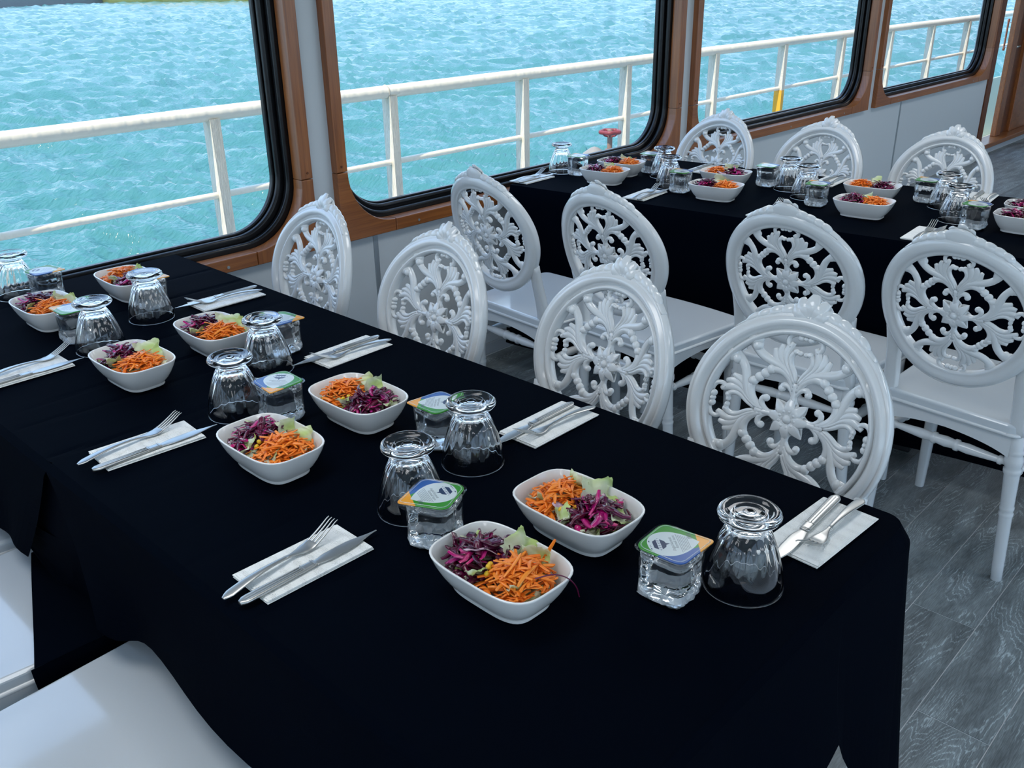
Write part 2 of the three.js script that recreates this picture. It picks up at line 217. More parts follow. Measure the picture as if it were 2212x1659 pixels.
// ---------------------------------------------------------------- outside: side deck, rail, sea, quay
{
  struct(mesh('side_deck', box(-6, 14, -0.22, -0.14, -3.42, WALL - 0.12), mat({ color: lin(0.5, 0.52, 0.5), roughness: 0.6 })));
  struct(mesh('hull_side', box(-8, 15, -2.2, -0.22, -3.4, -2.7), mat({ color: lin(0.7, 0.71, 0.7), roughness: 0.4 })));
  tag(mesh('deck_kerb', rbox(-6, 14, -0.14, 0.0, -3.42, -3.345, 0.01, 1), mat({ color: lin(0.6, 0.16, 0.2), roughness: 0.5 })), 'red painted kerb along the edge of the side deck', 'kerb');
  const rail = thing('ship_railing', 'white painted pipe railing along the side deck outside the windows', 'railing', [0, 0, -3.3]);
  const tube = (y, r, x0, x1) => sweep(Array.from({ length: 160 }, (_, i) => V(lerp(x0, x1, i / 159), y, 0)), (t) => r * (1 + 0.03 * Math.sin(t * 300) * Math.sin(t * 71)), r, V(0, 1, 0), 16);
  mesh('top_rail', tube(1.047, 0.0275, -6, 14), M.paint, rail);
  mesh('lower_rail', tube(0.742, 0.0135, -6, 14), M.paint, rail);
  const yellow = mat({ color: lin(0.85, 0.42, 0.02), roughness: 0.5 });
  const postX = [1.83, 2.7, 3.56, 4.42, 5.34, 6.22, 7.12];
  for (let i = 1; i < 10; i++) postX.push(1.83 - 0.87 * i);
  for (let i = 1; i < 8; i++) postX.push(7.12 + 0.88 * i);
  for (const x of postX) {
    // a flat bar that twists slightly on its way down
    const bar = (y0, y1) => warp(new THREE.BoxGeometry(0.042, y1 - y0, 0.056, 1, 8, 1).translate(0, (y0 + y1) / 2, 0), (v) => { const a = 0.16 - (v.y - 0.2) * 0.2, c = Math.cos(a), s = Math.sin(a); v.set(x + v.x * c + v.z * s, v.y, -v.x * s + v.z * c); });
    if (x === 6.22) { mesh('post', toCreasedNormals(bar(0.73, 1.03), 0.6), M.paint, rail); mesh('post', toCreasedNormals(bar(-0.14, 0.73), 0.6), yellow, rail); } else mesh('post', toCreasedNormals(bar(-0.14, 1.03), 0.6), M.paint, rail);
  }
  for (const x of [0.86, 2.68, 4.9]) mesh('weld_seam', new THREE.TorusGeometry(0.027, 0.004, 6, 18).rotateY(Math.PI / 2).translate(x, 1.047, 0), M.paint, rail);
  tag(mesh('bulwark_plate', rbox(10.2, 12.6, -0.14, 0.45, -3.25, -3.235, 0.006, 1), mat({ color: lin(0.5, 0.62, 0.52), roughness: 0.5 })), 'pale green steel plate under the rail beyond the doorway', 'plate');
  // valve with red handwheel and a small vent dome on the side deck
  const valve = thing('deck_valve', 'valve with scalloped red handwheel outside the second window', 'valve', [4.03, -0.14, -3.1]), red = mat({ color: lin(0.24, 0.04, 0.05), roughness: 0.45 }), rust = mat({ color: lin(0.3, 0.2, 0.16), roughness: 0.6 });
  const wheelPts = Array.from({ length: 61 }, (_, i) => { const a = (i / 60) * Math.PI * 2, r = 0.05 + 0.005 * Math.cos(5 * a); return V(r * Math.cos(a), 0.87, r * Math.sin(a)); });
  mesh('handwheel', merge([sweep(wheelPts, 0.008, 0.011, V(0, 1, 0), 8), ...[0, 1, 2, 3, 4].map((k) => sweep([V(0.008, 0.845, 0), V(0.028, 0.85, 0), V(0.049, 0.868, 0)], 0.007, 0.005, V(0, 1, 0), 6).rotateY(k * Math.PI * 0.4))]), red, valve);
  mesh('stem', turned(V(0, 0.72, 0), V(0, 0.88, 0), [[0, 0.014], [1, 0.014]]), rust, valve); mesh('bonnet', turned(V(0, 0.5, 0), V(0, 0.78, 0), [[0, 0.05], [0.6, 0.045], [0.62, 0.025], [1, 0.024]]), rust, valve);
  mesh('pipe', turned(V(0, 0, 0), V(0, 0.5, 0), [[0, 0.055], [0.04, 0.055], [0.05, 0.035], [0.9, 0.035], [0.91, 0.06], [1, 0.06]]), M.paint, valve);
  const vent = thing('vent_dome', 'grey domed vent pipe beside the red handwheel', 'vent', [3.9, -0.14, -3.1]);
  mesh('pipe', turned(V(0, 0, 0), V(0, 0.72, 0), [[0, 0.04], [1, 0.04]]), M.paint, vent); mesh('cap', turned(V(0, 0.7, 0), V(0, 0.81, 0), [[0, 0.075], [0.3, 0.078], [0.7, 0.06], [0.95, 0.02]], 20), mat({ color: lin(0.28, 0.27, 0.25), roughness: 0.5 }), vent);
}
{
  const SEA = -1.6, NR = 620, NC = 640, P = new Float32Array(NR * NC * 3), U = new Float32Array(NR * NC * 2), I = [];
  const wave = (x, z) => {
    const p = x * 0.69 + z * 0.72, q = x * 0.72 - z * 0.69, wx = p + noiseB(p * 0.05, q * 0.05) * 3, wz = q + noiseB(p * 0.05 + 40, q * 0.05) * 3; // crests lie across the wind
    const a = 1 - Math.abs(noise(wx * 0.11, wz * 0.34)), b = 1 - Math.abs(noise(wx * 0.34 + 5, wz * 1.05 + 9)), c = 1 - Math.abs(noiseB(wx * 0.85 + wz * 0.2, wz * 2.5)), d = noise(wx * 2.2 + 3, wz * 5);
    return 0.17 * a * a + 0.125 * b * b + 0.065 * c * c + 0.018 * d - 0.18;
  };
  for (let i = 0; i < NR; i++) {
    const r = 5.2 * Math.pow(330 / 5.2, i / (NR - 1));
    for (let j = 0; j < NC; j++) {
      const a = lerp(-0.45, 1.95, j / (NC - 1)), x = Math.sin(a) * r, z = -Math.cos(a) * r, o = i * NC + j, k = 1 + 0.5 * smooth(15, 90, r);
      P[o * 3] = x; P[o * 3 + 1] = SEA + wave(x, z) * k; P[o * 3 + 2] = z; U[o * 2] = x * 0.25; U[o * 2 + 1] = z * 0.4;
      if (i < NR - 1 && j < NC - 1) I.push(o, o + 1, o + NC, o + 1, o + NC + 1, o + NC);
    }
  }
  const g = new THREE.BufferGeometry(); g.setAttribute('position', new THREE.BufferAttribute(P, 3)); g.setAttribute('uv', new THREE.BufferAttribute(U, 2)); g.setIndex(I); g.computeVertexNormals();
  if (g.attributes.normal.getY(1000) < 0) { for (let i = 0; i < I.length; i += 3) [I[i], I[i + 1]] = [I[i + 1], I[i]]; g.setIndex(I); g.computeVertexNormals(); }
  const ripple = tex(512, 512, (u, v) => 0.5 + 0.5 * (0.7 * (1 - 2 * Math.abs(noise(u * 9, v * 14))) * 0.5 + fbm(u * 24, v * 34, 3) * 0.6), { mirror: true });
  M.sea = mat({ color: lin(0.056, 0.185, 0.178), roughness: 0.12, specularIntensity: 0.6, ior: 1.33, bumpMap: ripple, bumpScale: 0.03 });
  tag(mesh('sea_water', g, M.sea), 'choppy turquoise sea beyond the railing', 'water', null, 'stuff');
  const far = new THREE.RingGeometry(4, 2600, 90, 3).rotateX(-Math.PI / 2).translate(0, SEA - 0.3, 0);
  tag(mesh('distant_sea', far, M.sea), 'flat turquoise sea reaching to the horizon', 'water', null, 'stuff');
  // quay and moored boat far across the water
  const a = Math.atan2(138.8 - 128.6, 62.9 - 45.4), quay = thing('quay', 'grey stone quay across the water', 'quay', [62.9, SEA, -138.8], a);
  mesh('quay_wall', rbox(-110, 0, -1, 0.95, -14, 0, 0.1, 1), mat({ color: lin(0.12, 0.125, 0.13), roughness: 0.8, bumpMap: grainTex, bumpScale: 0.05 }), quay);
  const R = rng(77), rocks = []; for (let i = 0; i < 160; i++) rocks.push(new THREE.IcosahedronGeometry(0.25 + R() * 0.45, 0).scale(1, 0.6 + R() * 0.5, 1).rotateY(R() * 6).translate(-R() * 60 - 8, 1.1 + R() * 0.2, -0.8 - R() * 6));
  tag(mesh('rubble', merge(rocks), mat({ color: lin(0.5, 0.42, 0.38), roughness: 0.9, flatShading: true })), 'pale rubble stones along the top of the quay', 'stones', null, 'stuff').applyMatrix4(new THREE.Matrix4().makeRotationY(a).setPosition(62.9, SEA, -138.8));
  const b = thing('moored_boat', 'moored boat with olive green hull across the water', 'boat', [63.2, SEA, -139.2], Math.atan2(-(139.2 - 117), 74.5 - 63) + Math.PI / 2 - Math.PI / 2);
  const hull = []; for (let i = 0; i <= 14; i++) { const t = i / 14, w = 2.6 * Math.pow(Math.sin(Math.PI * clamp(t * 0.85 + 0.02)), 0.5), x = t * 27, sh = 1.7 + 1.0 * Math.pow(1 - t, 3); hull.push([[x, -0.8, 0], [x, -0.6, w * 0.7], [x - 0.4 * (1 - t), sh, w], [x - 0.4 * (1 - t), sh, -w], [x, -0.6, -w * 0.7]]); }
  mesh('hull', loft(hull), mat({ color: lin(0.2, 0.22, 0.06), roughness: 0.5 }), b);
  mesh('cabin', rbox(5, 24, 1.6, 5.0, -1.9, 1.9, 0.3, 2), mat({ color: lin(0.8, 0.74, 0.62), roughness: 0.5 }), b);
  mesh('bow_stripe', rbox(0.4, 3.2, 1.4, 1.75, -1.5, 1.5, 0.05, 1), mat({ color: lin(0.7, 0.25, 0.06), roughness: 0.5 }), b);
}
// ---------------------------------------------------------------- chairs
const LEAN = 0.2377, RC = 0.744, RZ = -0.236, RO = 0.2035, RI = 0.1595;
const onBack = (v) => { const n = v.z - 0.03 + 0.03 * Math.pow(v.x / RO, 2), s = v.y; v.y = RC + s * Math.cos(LEAN) + n * Math.sin(LEAN); v.z = RZ - s * Math.sin(LEAN) + n * Math.cos(LEAN); };
function makeChair() {
  const c = thing('carved_chair', '', 'chair');
  // ring
  const prof = [[0.1595, 0], [0.16, 0.008], [0.164, 0.0125], [0.1685, 0.0115], [0.1705, 0.0055], [0.1728, 0.0055], [0.1765, 0.013], [0.184, 0.0168], [0.191, 0.0155], [0.1948, 0.0095], [0.1978, 0.0105], [0.2015, 0.0085], [0.2035, 0.003], [0.2035, -0.004], [0.2015, -0.01], [0.19, -0.0145], [0.177, -0.0135], [0.1715, -0.0085], [0.166, -0.0108], [0.16, -0.007]];
  const P = [], I = [], NS = 120, np = prof.length;
  for (let i = 0; i < NS; i++) { const a = (i / NS) * Math.PI * 2; prof.forEach(([r, n], j) => { P.push(r * Math.cos(a), r * Math.sin(a), n * 1.2); const k = i * np, k2 = ((i + 1) % NS) * np, j2 = (j + 1) % np; I.push(k + j, k + j2, k2 + j, k + j2, k2 + j2, k2 + j); }); }
  const rg = new THREE.BufferGeometry(); rg.setAttribute('position', new THREE.Float32BufferAttribute(P, 3)); rg.setIndex(I);
  mesh('back_ring', warp(rg, onBack), M.white, c);
  // openwork: strokes of one arm, mirrored and turned four times; unit = inner radius
  const R = RI + 0.002, up = V(0, 0, 1), parts = [];
  const stroke = (pts, w, d, n = 14, seg = 7) => { const s = spline(pts.map(([x, y]) => [x * R, y * R, 0]), n), wf = typeof w === 'function' ? (t) => w(t) * R * 1.12 : w * R * 1.12; return sweep(s, wf, d, up, seg); };
  const half = [];
  half.push(stroke([[0.0, 0.24], [0.04, 0.325], [0.095, 0.375], [0.15, 0.37], [0.17, 0.325]], (t) => 0.024 + 0.014 * t, 0.0065, 10));
  half.push(ball(0.166 * R, 0.33 * R, 0, 0.046 * R, 0.046 * R, 0.0078));
  half.push(stroke([[0.012, 0.44], [0.06, 0.54], [0.118, 0.63], [0.134, 0.715], [0.1, 0.78], [0.035, 0.785]], (t) => 0.022 + 0.01 * Math.sin(t * 3.1), 0.007, 16));
  half.push(ball(0.036 * R, 0.78 * R, 0, 0.036 * R, 0.03 * R, 0.0075), ball(0.09 * R, 0.79 * R, 0.001, 0.036 * R, 0.034 * R, 0.007));
  half.push(stroke([[0.03, 0.42], [0.095, 0.53], [0.17, 0.63], [0.2, 0.73], [0.175, 0.82], [0.14, 0.885]], (t) => 0.026 + 0.026 * Math.sin(t * Math.PI) * smooth(0.25, 0.7, t), (t) => 0.0078 - 0.003 * t, 16));
  half.push(stroke([[0.06, 0.45], [0.155, 0.57], [0.235, 0.66], [0.268, 0.755], [0.255, 0.84]], (t) => 0.024 + 0.028 * Math.sin(t * Math.PI) * smooth(0.25, 0.7, t), (t) => 0.0072 - 0.003 * t, 14));
  half.push(stroke([[0.06, 0.44], [0.17, 0.555], [0.28, 0.635], [0.345, 0.775]], (t) => 0.024 + 0.034 * Math.sin(t * Math.PI) * smooth(0.3, 0.75, t), (t) => 0.0066 - 0.003 * t, 14));
  half.push(stroke([[0.02, 0.38], [0.07, 0.475], [0.17, 0.56], [0.3, 0.605], [0.43, 0.64], [0.53, 0.705], [0.588, 0.815]], (t) => 0.036 + 0.014 * Math.sin(t * 2.6) + 0.036 * smooth(0.8, 1, t), (t) => 0.0072 + 0.001 * t, 22));
  half.push(ball(0.595 * R, 0.825 * R, 0.001, 0.1 * R, 0.078 * R, 0.0105, 14, 9), ball(0.548 * R, 0.755 * R, 0.003, 0.066 * R, 0.06 * R, 0.0095));
  half.push(stroke([[0.02, 0.33], [0.055, 0.42], [0.12, 0.5], [0.215, 0.54], [0.31, 0.52], [0.372, 0.465]], (t) => 0.03 + 0.02 * Math.sin(t * Math.PI), 0.0075, 16));
  for (const [x, y, r] of [[0.33, 0.52, 0.06], [0.395, 0.455, 0.06]]) half.push(ball(x * R, y * R, 0.001, r * R, r * R, 0.0092));
  half.push(stroke([[0.165, 0.83], [0.205, 0.875], [0.2, 0.945], [0.11, 1.005]], 0.026, 0.0055, 12));
  half.push(ball(0.06 * R, 0.962 * R, 0.001, 0.045 * R, 0.04 * R, 0.008));
  const arm = merge(half), mirrored = arm.clone().scale(-1, 1, 1); { const p = mirrored.attributes.position; for (let i = 0; i < p.count; i += 3) { const a = [p.getX(i), p.getY(i), p.getZ(i)]; p.setXYZ(i, p.getX(i + 1), p.getY(i + 1), p.getZ(i + 1)); p.setXYZ(i + 1, ...a); } }
  const one = merge([arm, mirrored, stroke([[0, 0.16], [0, 0.3], [0, 0.43]], (t) => 0.05 - 0.012 * Math.sin(t * Math.PI), 0.008, 6), ball(0, 0.965 * R, 0.001, 0.034 * R, 0.034 * R, 0.0085)]);
  for (let k = 0; k < 4; k++) parts.push(one.clone().rotateZ(k * Math.PI / 2));
  const weld = (g) => { g.deleteAttribute('normal'); g.deleteAttribute('uv'); return mergeVertices(g, 1e-5); };
  mesh('openwork', warp(weld(merge(parts)), onBack), M.white, c);
  // rosette with eight pointed petals and a cluster of beads
  const ros = [];
  for (let k = 0; k < 16; k++) { const big = k % 2 === 0, a = (k / 16) * Math.PI * 2, L = (big ? 0.275 : 0.2) * R, q = sweep(spline([[0.05 * R, 0, 0.006], [L * 0.5, 0, big ? 0.0105 : 0.008], [L, 0, 0.002]], 8), (t) => R * (big ? 0.075 : 0.055) * Math.pow(Math.max(0, Math.sin(Math.PI * (0.25 + 0.75 * t))), 0.8) + 0.0003, (t) => 0.0055 * (1 - t * 0.7), V(0, 0, 1), 6, 0.8); ros.push(q.rotateZ(a)); }
  ros.push(ball(0, 0, 0, 0.12 * R, 0.12 * R, 0.01), ball(0, 0, 0.009, 0.058 * R, 0.058 * R, 0.009)); for (let k = 0; k < 9; k++) { const a = (k / 9) * Math.PI * 2; ros.push(ball(Math.cos(a) * 0.1 * R, Math.sin(a) * 0.1 * R, 0.0085, 0.034 * R, 0.034 * R, 0.006)); }
  const rosFront = merge(ros), rosBack = rosFront.clone().rotateY(Math.PI).translate(0, 0, 0.002);
  mesh('rosette', warp(weld(merge([rosFront, rosBack])), onBack), M.white, c);
  // crest: palmette with a scalloped spray of leaves to each side
  const cr = [];
  for (const [a, l, w] of [[0, 0.042, 0.0145], [0.6, 0.038, 0.0125], [-0.6, 0.038, 0.0125], [1.15, 0.034, 0.011], [-1.15, 0.034, 0.011]]) cr.push(sweep(spline([[0, 0, 0.004], [0, l * 0.5, 0.012], [0, l, 0.002]], 8), (t) => w * (0.5 + 0.6 * Math.sin(Math.PI * (0.15 + 0.8 * t))), (t) => 0.008 * (1 - 0.6 * t), V(0, 0, 1), 8).rotateZ(-a).translate(Math.sin(a) * 0.008, 0.196, 0));
  cr.push(ball(0, 0.205, -0.004, 0.04, 0.026, 0.009, 20, 10));
  for (const s of [-1, 1]) {
    for (const [a0, w, l] of [[0.215, 0.0135, 0.021], [0.335, 0.0115, 0.02], [0.45, 0.0095, 0.019], [0.56, 0.0075, 0.018]]) { const r = 0.2045; cr.push(ball(0, 0, 0, l, w, 0.012, 14, 9).rotateZ(-s * (a0 + 0.16)).translate(Math.sin(s * a0) * r, Math.cos(a0) * r, 0)); }
    cr.push(sweep(Array.from({ length: 16 }, (_, i) => { const a0 = s * (0.12 + i * 0.042); return V(Math.sin(a0) * 0.2025, Math.cos(a0) * 0.2025, 0); }), (t) => 0.009 * (1 - t) + 0.002, 0.01, V(0, 0, 1), 8));
  }
  mesh('crest', warp(weld(merge(cr)), onBack), M.white, c);
  // seat, apron, legs, stretchers
  const out = (w0, w1, z0, z1, r) => { const s = new THREE.Shape(); s.moveTo(-w0 + r, -z0); s.lineTo(w0 - r, -z0); s.quadraticCurveTo(w0, -z0, w0 + (w1 - w0) * 0.08, -z0 - r); s.lineTo(w1, -z1 + r); s.quadraticCurveTo(w1, -z1, w1 - r, -z1); s.quadraticCurveTo(0, -z1 - 0.018, -w1 + r, -z1); s.quadraticCurveTo(-w1, -z1, -w1, -z1 + r); s.lineTo(-w0 - (w1 - w0) * 0.08, -z0 - r); s.quadraticCurveTo(-w0, -z0, -w0 + r, -z0); return s; };
  const seatG = extrude(out(0.176, 0.2, -0.192, 0.19, 0.03), 0.016, 0.008, 4).rotateX(-Math.PI / 2).translate(0, 0.444, 0);
  mesh('seat', seatG, M.seat, c);
  const rim = out(0.183, 0.207, -0.199, 0.197, 0.03).getPoints(10).map((p) => V(p.x, 0.44, -p.y)); rim.push(rim[0].clone());
  mesh('seat_bead', sweep(rim, 0.0055, 0.0055, V(0, 1, 0), 8), M.white, c);
  const apr = []; // scalloped apron boards
  const board = (L, h) => { const s = new THREE.Shape(); s.moveTo(-L, 0); s.lineTo(L, 0); s.lineTo(L, -h); s.quadraticCurveTo(L * 0.7, -h * 0.62, 0, -h * 0.55); s.quadraticCurveTo(-L * 0.7, -h * 0.62, -L, -h); return s; };
  apr.push(extrude(board(0.165, 0.062), 0.012).translate(0, 0.437, -0.19), extrude(board(0.18, 0.055), 0.012).translate(0, 0.437, 0.178));
  for (const s of [-1, 1]) apr.push(extrude(board(0.17, 0.055), 0.012).rotateY(Math.PI / 2).translate(s > 0 ? 0.172 : -0.184, 0.437, 0));
  mesh('apron', merge(apr), M.white, c);
  const rear = [[0, 0.0145], [0.1, 0.015], [0.44, 0.0165], [0.45, 0.0185], [0.465, 0.0185], [0.475, 0.016], [0.49, 0.0185], [0.505, 0.0185], [0.515, 0.017], [0.72, 0.0195], [0.735, 0.0225], [0.755, 0.0225], [0.765, 0.0195], [0.79, 0.0235], [0.82, 0.0235], [0.845, 0.0195], [0.855, 0.0225], [0.875, 0.0225], [0.885, 0.0195], [1, 0.0205]];
  for (const s of [-1, 1]) {
    mesh('leg', turned(V(s * 0.192, 0, -0.15), V(s * 0.17, 0.45, -0.172), rear), M.white, c);
    mesh('back_post', sweep(spline([[s * 0.17, 0.44, -0.174], [s * 0.168, 0.52, -0.186], [s * 0.166, 0.6, -0.205], [s * 0.17, 0.655, -0.219]], 10), (t) => 0.021 - 0.005 * t, (t) => 0.017 - 0.004 * t, V(0, 0, 1), 12, 0.6), M.white, c);
    mesh('leg', sweep([V(s * 0.186, 0, 0.178), V(s * 0.182, 0.2, 0.172), V(s * 0.178, 0.44, 0.165)], (t) => 0.0135 + 0.0075 * t, (t) => 0.0135 + 0.0075 * t, V(0, 0, 1), 12, 0.7), M.white, c);
  }
  const st = [[0, 0.009], [0.07, 0.009], [0.08, 0.0125], [0.1, 0.0125], [0.11, 0.009], [0.33, 0.0145], [0.39, 0.0125], [0.4, 0.0165], [0.425, 0.0165], [0.435, 0.013], [0.5, 0.0155], [0.565, 0.013], [0.575, 0.0165], [0.6, 0.0165], [0.61, 0.0125], [0.67, 0.0145], [0.89, 0.009], [0.9, 0.0125], [0.92, 0.0125], [0.93, 0.009], [1, 0.009]];
  mesh('stretcher', turned(V(-0.174, 0.352, -0.168), V(0.174, 0.352, -0.168), st), M.white, c);
  mesh('stretcher', turned(V(-0.18, 0.3, 0.17), V(0.18, 0.3, 0.17), st), M.white, c);
  for (const s of [-1, 1]) mesh('stretcher', turned(V(s * 0.178, 0.32, -0.166), V(s * 0.181, 0.32, 0.172), st), M.white, c);
  return c;
}
const chair0 = makeChair();
let usedChair = false;
// (x, z) is where the middle of the round back stands; face is the heading of the seat front in the x-z plane.
function placeChair(x, z, face, label, group) {
  const fx = Math.cos(face), fz = Math.sin(face), px = x - fx * RZ, pz = z - fz * RZ, turn = Math.PI / 2 - face;
  if (!usedChair) { usedChair = true; chair0.position.set(px, 0, pz); chair0.rotation.y = turn; tag(chair0, label, 'chair', group); } else copyOf(chair0, label, [px, 0, pz], turn, group);
}
const gN = 'carved chairs along the right side of the near table', gB = 'carved chairs along the near side of the far table', gF = 'carved chairs along the far side of the far table', gL = 'chairs along the left side of the near table';
placeChair(1.408, -2.128, Math.PI + 0.108, 'white carved round-back chair at the near table, the one closest to the window', gN);
placeChair(1.41, -1.631, Math.PI + 0.069, 'white carved round-back chair at the near table, second from the window', gN);
placeChair(1.454, -1.135, Math.PI + 0.151, 'white carved round-back chair at the near table, second from its near end', gN);
placeChair(1.469, -0.707, Math.PI - 0.006, 'largest white carved round-back chair, at the near end of the near table', gN);
placeChair(2.118, -2.091, 0.083, 'white carved chair with its back to us at the far table, beside the window', gB);
placeChair(2.176, -1.648, 0.064, 'white carved chair with its back to us at the far table, second from the window', gB);
placeChair(2.298, -1.124, -0.006, 'white carved chair with its back to us at the far table, third from the window', gB);
placeChair(2.32, -0.684, 0.087, 'white carved chair seen from behind at right edge, legs standing on grey planks', gB);
placeChair(3.538, -2.16, Math.PI + 0.108, 'white carved chair on the far side of the far table, below the window corner', gF);
placeChair(3.588, -1.71, Math.PI + 0.115, 'white carved chair on the far side of the far table, middle of the three', gF);
placeChair(3.658, -1.245, Math.PI + 0.14, 'white carved chair on the far side of the far table, nearest the doorway', gF);
for (const [z, x, l] of [[-1.185, 0.36, 'white chair seat tucked under the near cloth at the lower left corner of the picture'], [-1.632, 0.37, 'white chair seat at the left edge, half hidden by the hanging black cloth'], [-2.08, 0.33, 'white chair at the left edge, almost wholly hidden below the window-side cloth']]) placeChair(x - 0.24, z, 0.02, l, gL);

// ---------------------------------------------------------------- tables and cloths
const TOP = 0.75;
function table(name, label, x0, x1, z0, z1, turn, ox, oz, cx = 0.79) {
  const t = thing(name, label, 'table', [ox, 0, oz], turn), bm = mat({ color: lin(0.02, 0.02, 0.022), roughness: 0.5 });
  mesh('tabletop', rbox(x0 + 0.006, x1 - 0.006, TOP - 0.034, TOP - 0.006, z0 + 0.006, z1 - 0.006, 0.006, 2), bm, t);
  for (const z of [z0 + 0.25, z1 - 0.25]) { mesh('column', turned(V(cx, 0.03, z), V(cx, TOP - 0.034, z), [[0, 0.04], [0.05, 0.03], [0.95, 0.03], [1, 0.08]]), bm, t); mesh('foot', rbox(cx - 0.15, cx + 0.15, 0, 0.03, z - 0.15, z + 0.15, 0.006, 1), bm, t); }
  return t;
}
table('dining_table', 'long table under the black cloth in the foreground', 0.469, 1.273, -1.55, -0.392, 0, 0, 0);
table('dining_table', 'table under the black cloth reaching the left window', 0.469, 1.273, -2.625, -1.56, 0, 0, 0);
const T3 = 0.11, T3O = [2.65, -2.53];
table('dining_table', 'table under the black cloth beside the middle window', 0, 0.81, 0.01, 1.2, T3, ...T3O, 0.26);
table('dining_table', 'table under the black cloth at the right edge of the picture', 0, 0.81, 1.21, 2.4, T3, ...T3O, 0.26);

// a cloth: creased top sheet plus a hanging skirt along a path of [x, z, outward x, outward z, drop]
function cloth(name, label, x0, x1, z0, z1, top, path, extra, seed, crease, pos = [0, 0], turn = 0) {
  const nx = 60, nz = Math.round((z1 - z0) * 90), g = new THREE.PlaneGeometry(x1 - x0, z1 - z0, nx, nz).rotateX(-Math.PI / 2).translate((x0 + x1) / 2, top, (z0 + z1) / 2);
  const list = [warp(g, (v) => { const e = Math.min(v.x - x0, x1 - v.x, 0.02) / 0.02; v.y = top - crease(v.x, v.z) * clamp(e + 0.2); const r = 0.032, cx = clamp(v.x, x0 + r, x1 - r), cz = Math.min(v.z, z1 - r), d = Math.hypot(v.x - cx, v.z - cz); if (d > r && v.z > z1 - r) { v.x = cx + (v.x - cx) / d * r; v.z = cz + (v.z - cz) / d * r; } })];
  const rows = 16, P = [], I = [];
  path.forEach(([x, z, ox, oz, drop, flare = 0], i) => {
    for (let k = 0; k <= rows; k++) {
      const t = k / rows, s = t * drop, bend = 0.014, w = s < 0.02 ? Math.sin(Math.min(1, s / 0.02) * Math.PI / 2) * bend : bend;
      const fold = Math.sin(i * 0.55 + seed) * 0.5 + Math.sin(i * 0.23 + seed * 2.1) * 0.5, o = w + t * t * 0.02 * (1 + fold * 0.9) + flare * t;
      P.push(x + ox * o, top - (s < 0.02 ? bend * (1 - Math.cos(Math.min(1, s / 0.02) * Math.PI / 2)) : s - 0.006) * 1, z + oz * o);
      if (k < rows && i < path.length - 1) { const a = i * (rows + 1) + k, b = a + rows + 1; I.push(a, a + 1, b, b, a + 1, b + 1); }
    }
  });
  const sk = new THREE.BufferGeometry(); sk.setAttribute('position', new THREE.Float32BufferAttribute(P, 3)); sk.setIndex(I); sk.computeVertexNormals(); list.push(sk);
  if (extra) list.push(extra);
  const m = merge(list), p = m.attributes.position, uv = new Float32Array(p.count * 2); for (let i = 0; i < p.count; i++) { uv[i * 2] = (p.getX(i) + p.getY(i)) * 8; uv[i * 2 + 1] = (p.getZ(i) + p.getY(i)) * 8; } m.setAttribute('uv', new THREE.BufferAttribute(uv, 2));
  const o = tag(mesh(name, m, M.cloth), label, 'tablecloth'); o.position.set(pos[0], 0, pos[1]); o.rotation.y = turn; return o;
}
const crease = (fx, fz, amp, s) => (x, z) => { let h = 0; for (let k = 0; k < 7; k++) { const c = fz[0] + (fz[1] - fz[0]) * ((k * 0.618 + s) % 1), bx = fx[0] + (fx[1] - fx[0]) * ((k * 0.37 + s) % 1), tilt = (((k * 0.29 + s) % 1) - 0.5) * 0.16, d = (z - c - (x - bx) * tilt + fbm(x * 3 + k, s, 2) * 0.012) / 0.009; h += amp * (0.4 + ((k * 0.53) % 0.6)) * (1 - Math.exp(-d * d)) * 0 + amp * (0.4 + ((k * 0.53) % 0.6)) * Math.exp(-d * d) * smooth(0.45, 0.05, Math.abs(x - bx)); } return h + amp * 0.35 * (0.5 + 0.5 * fbm(x * 5 + s, z * 5, 3)); };
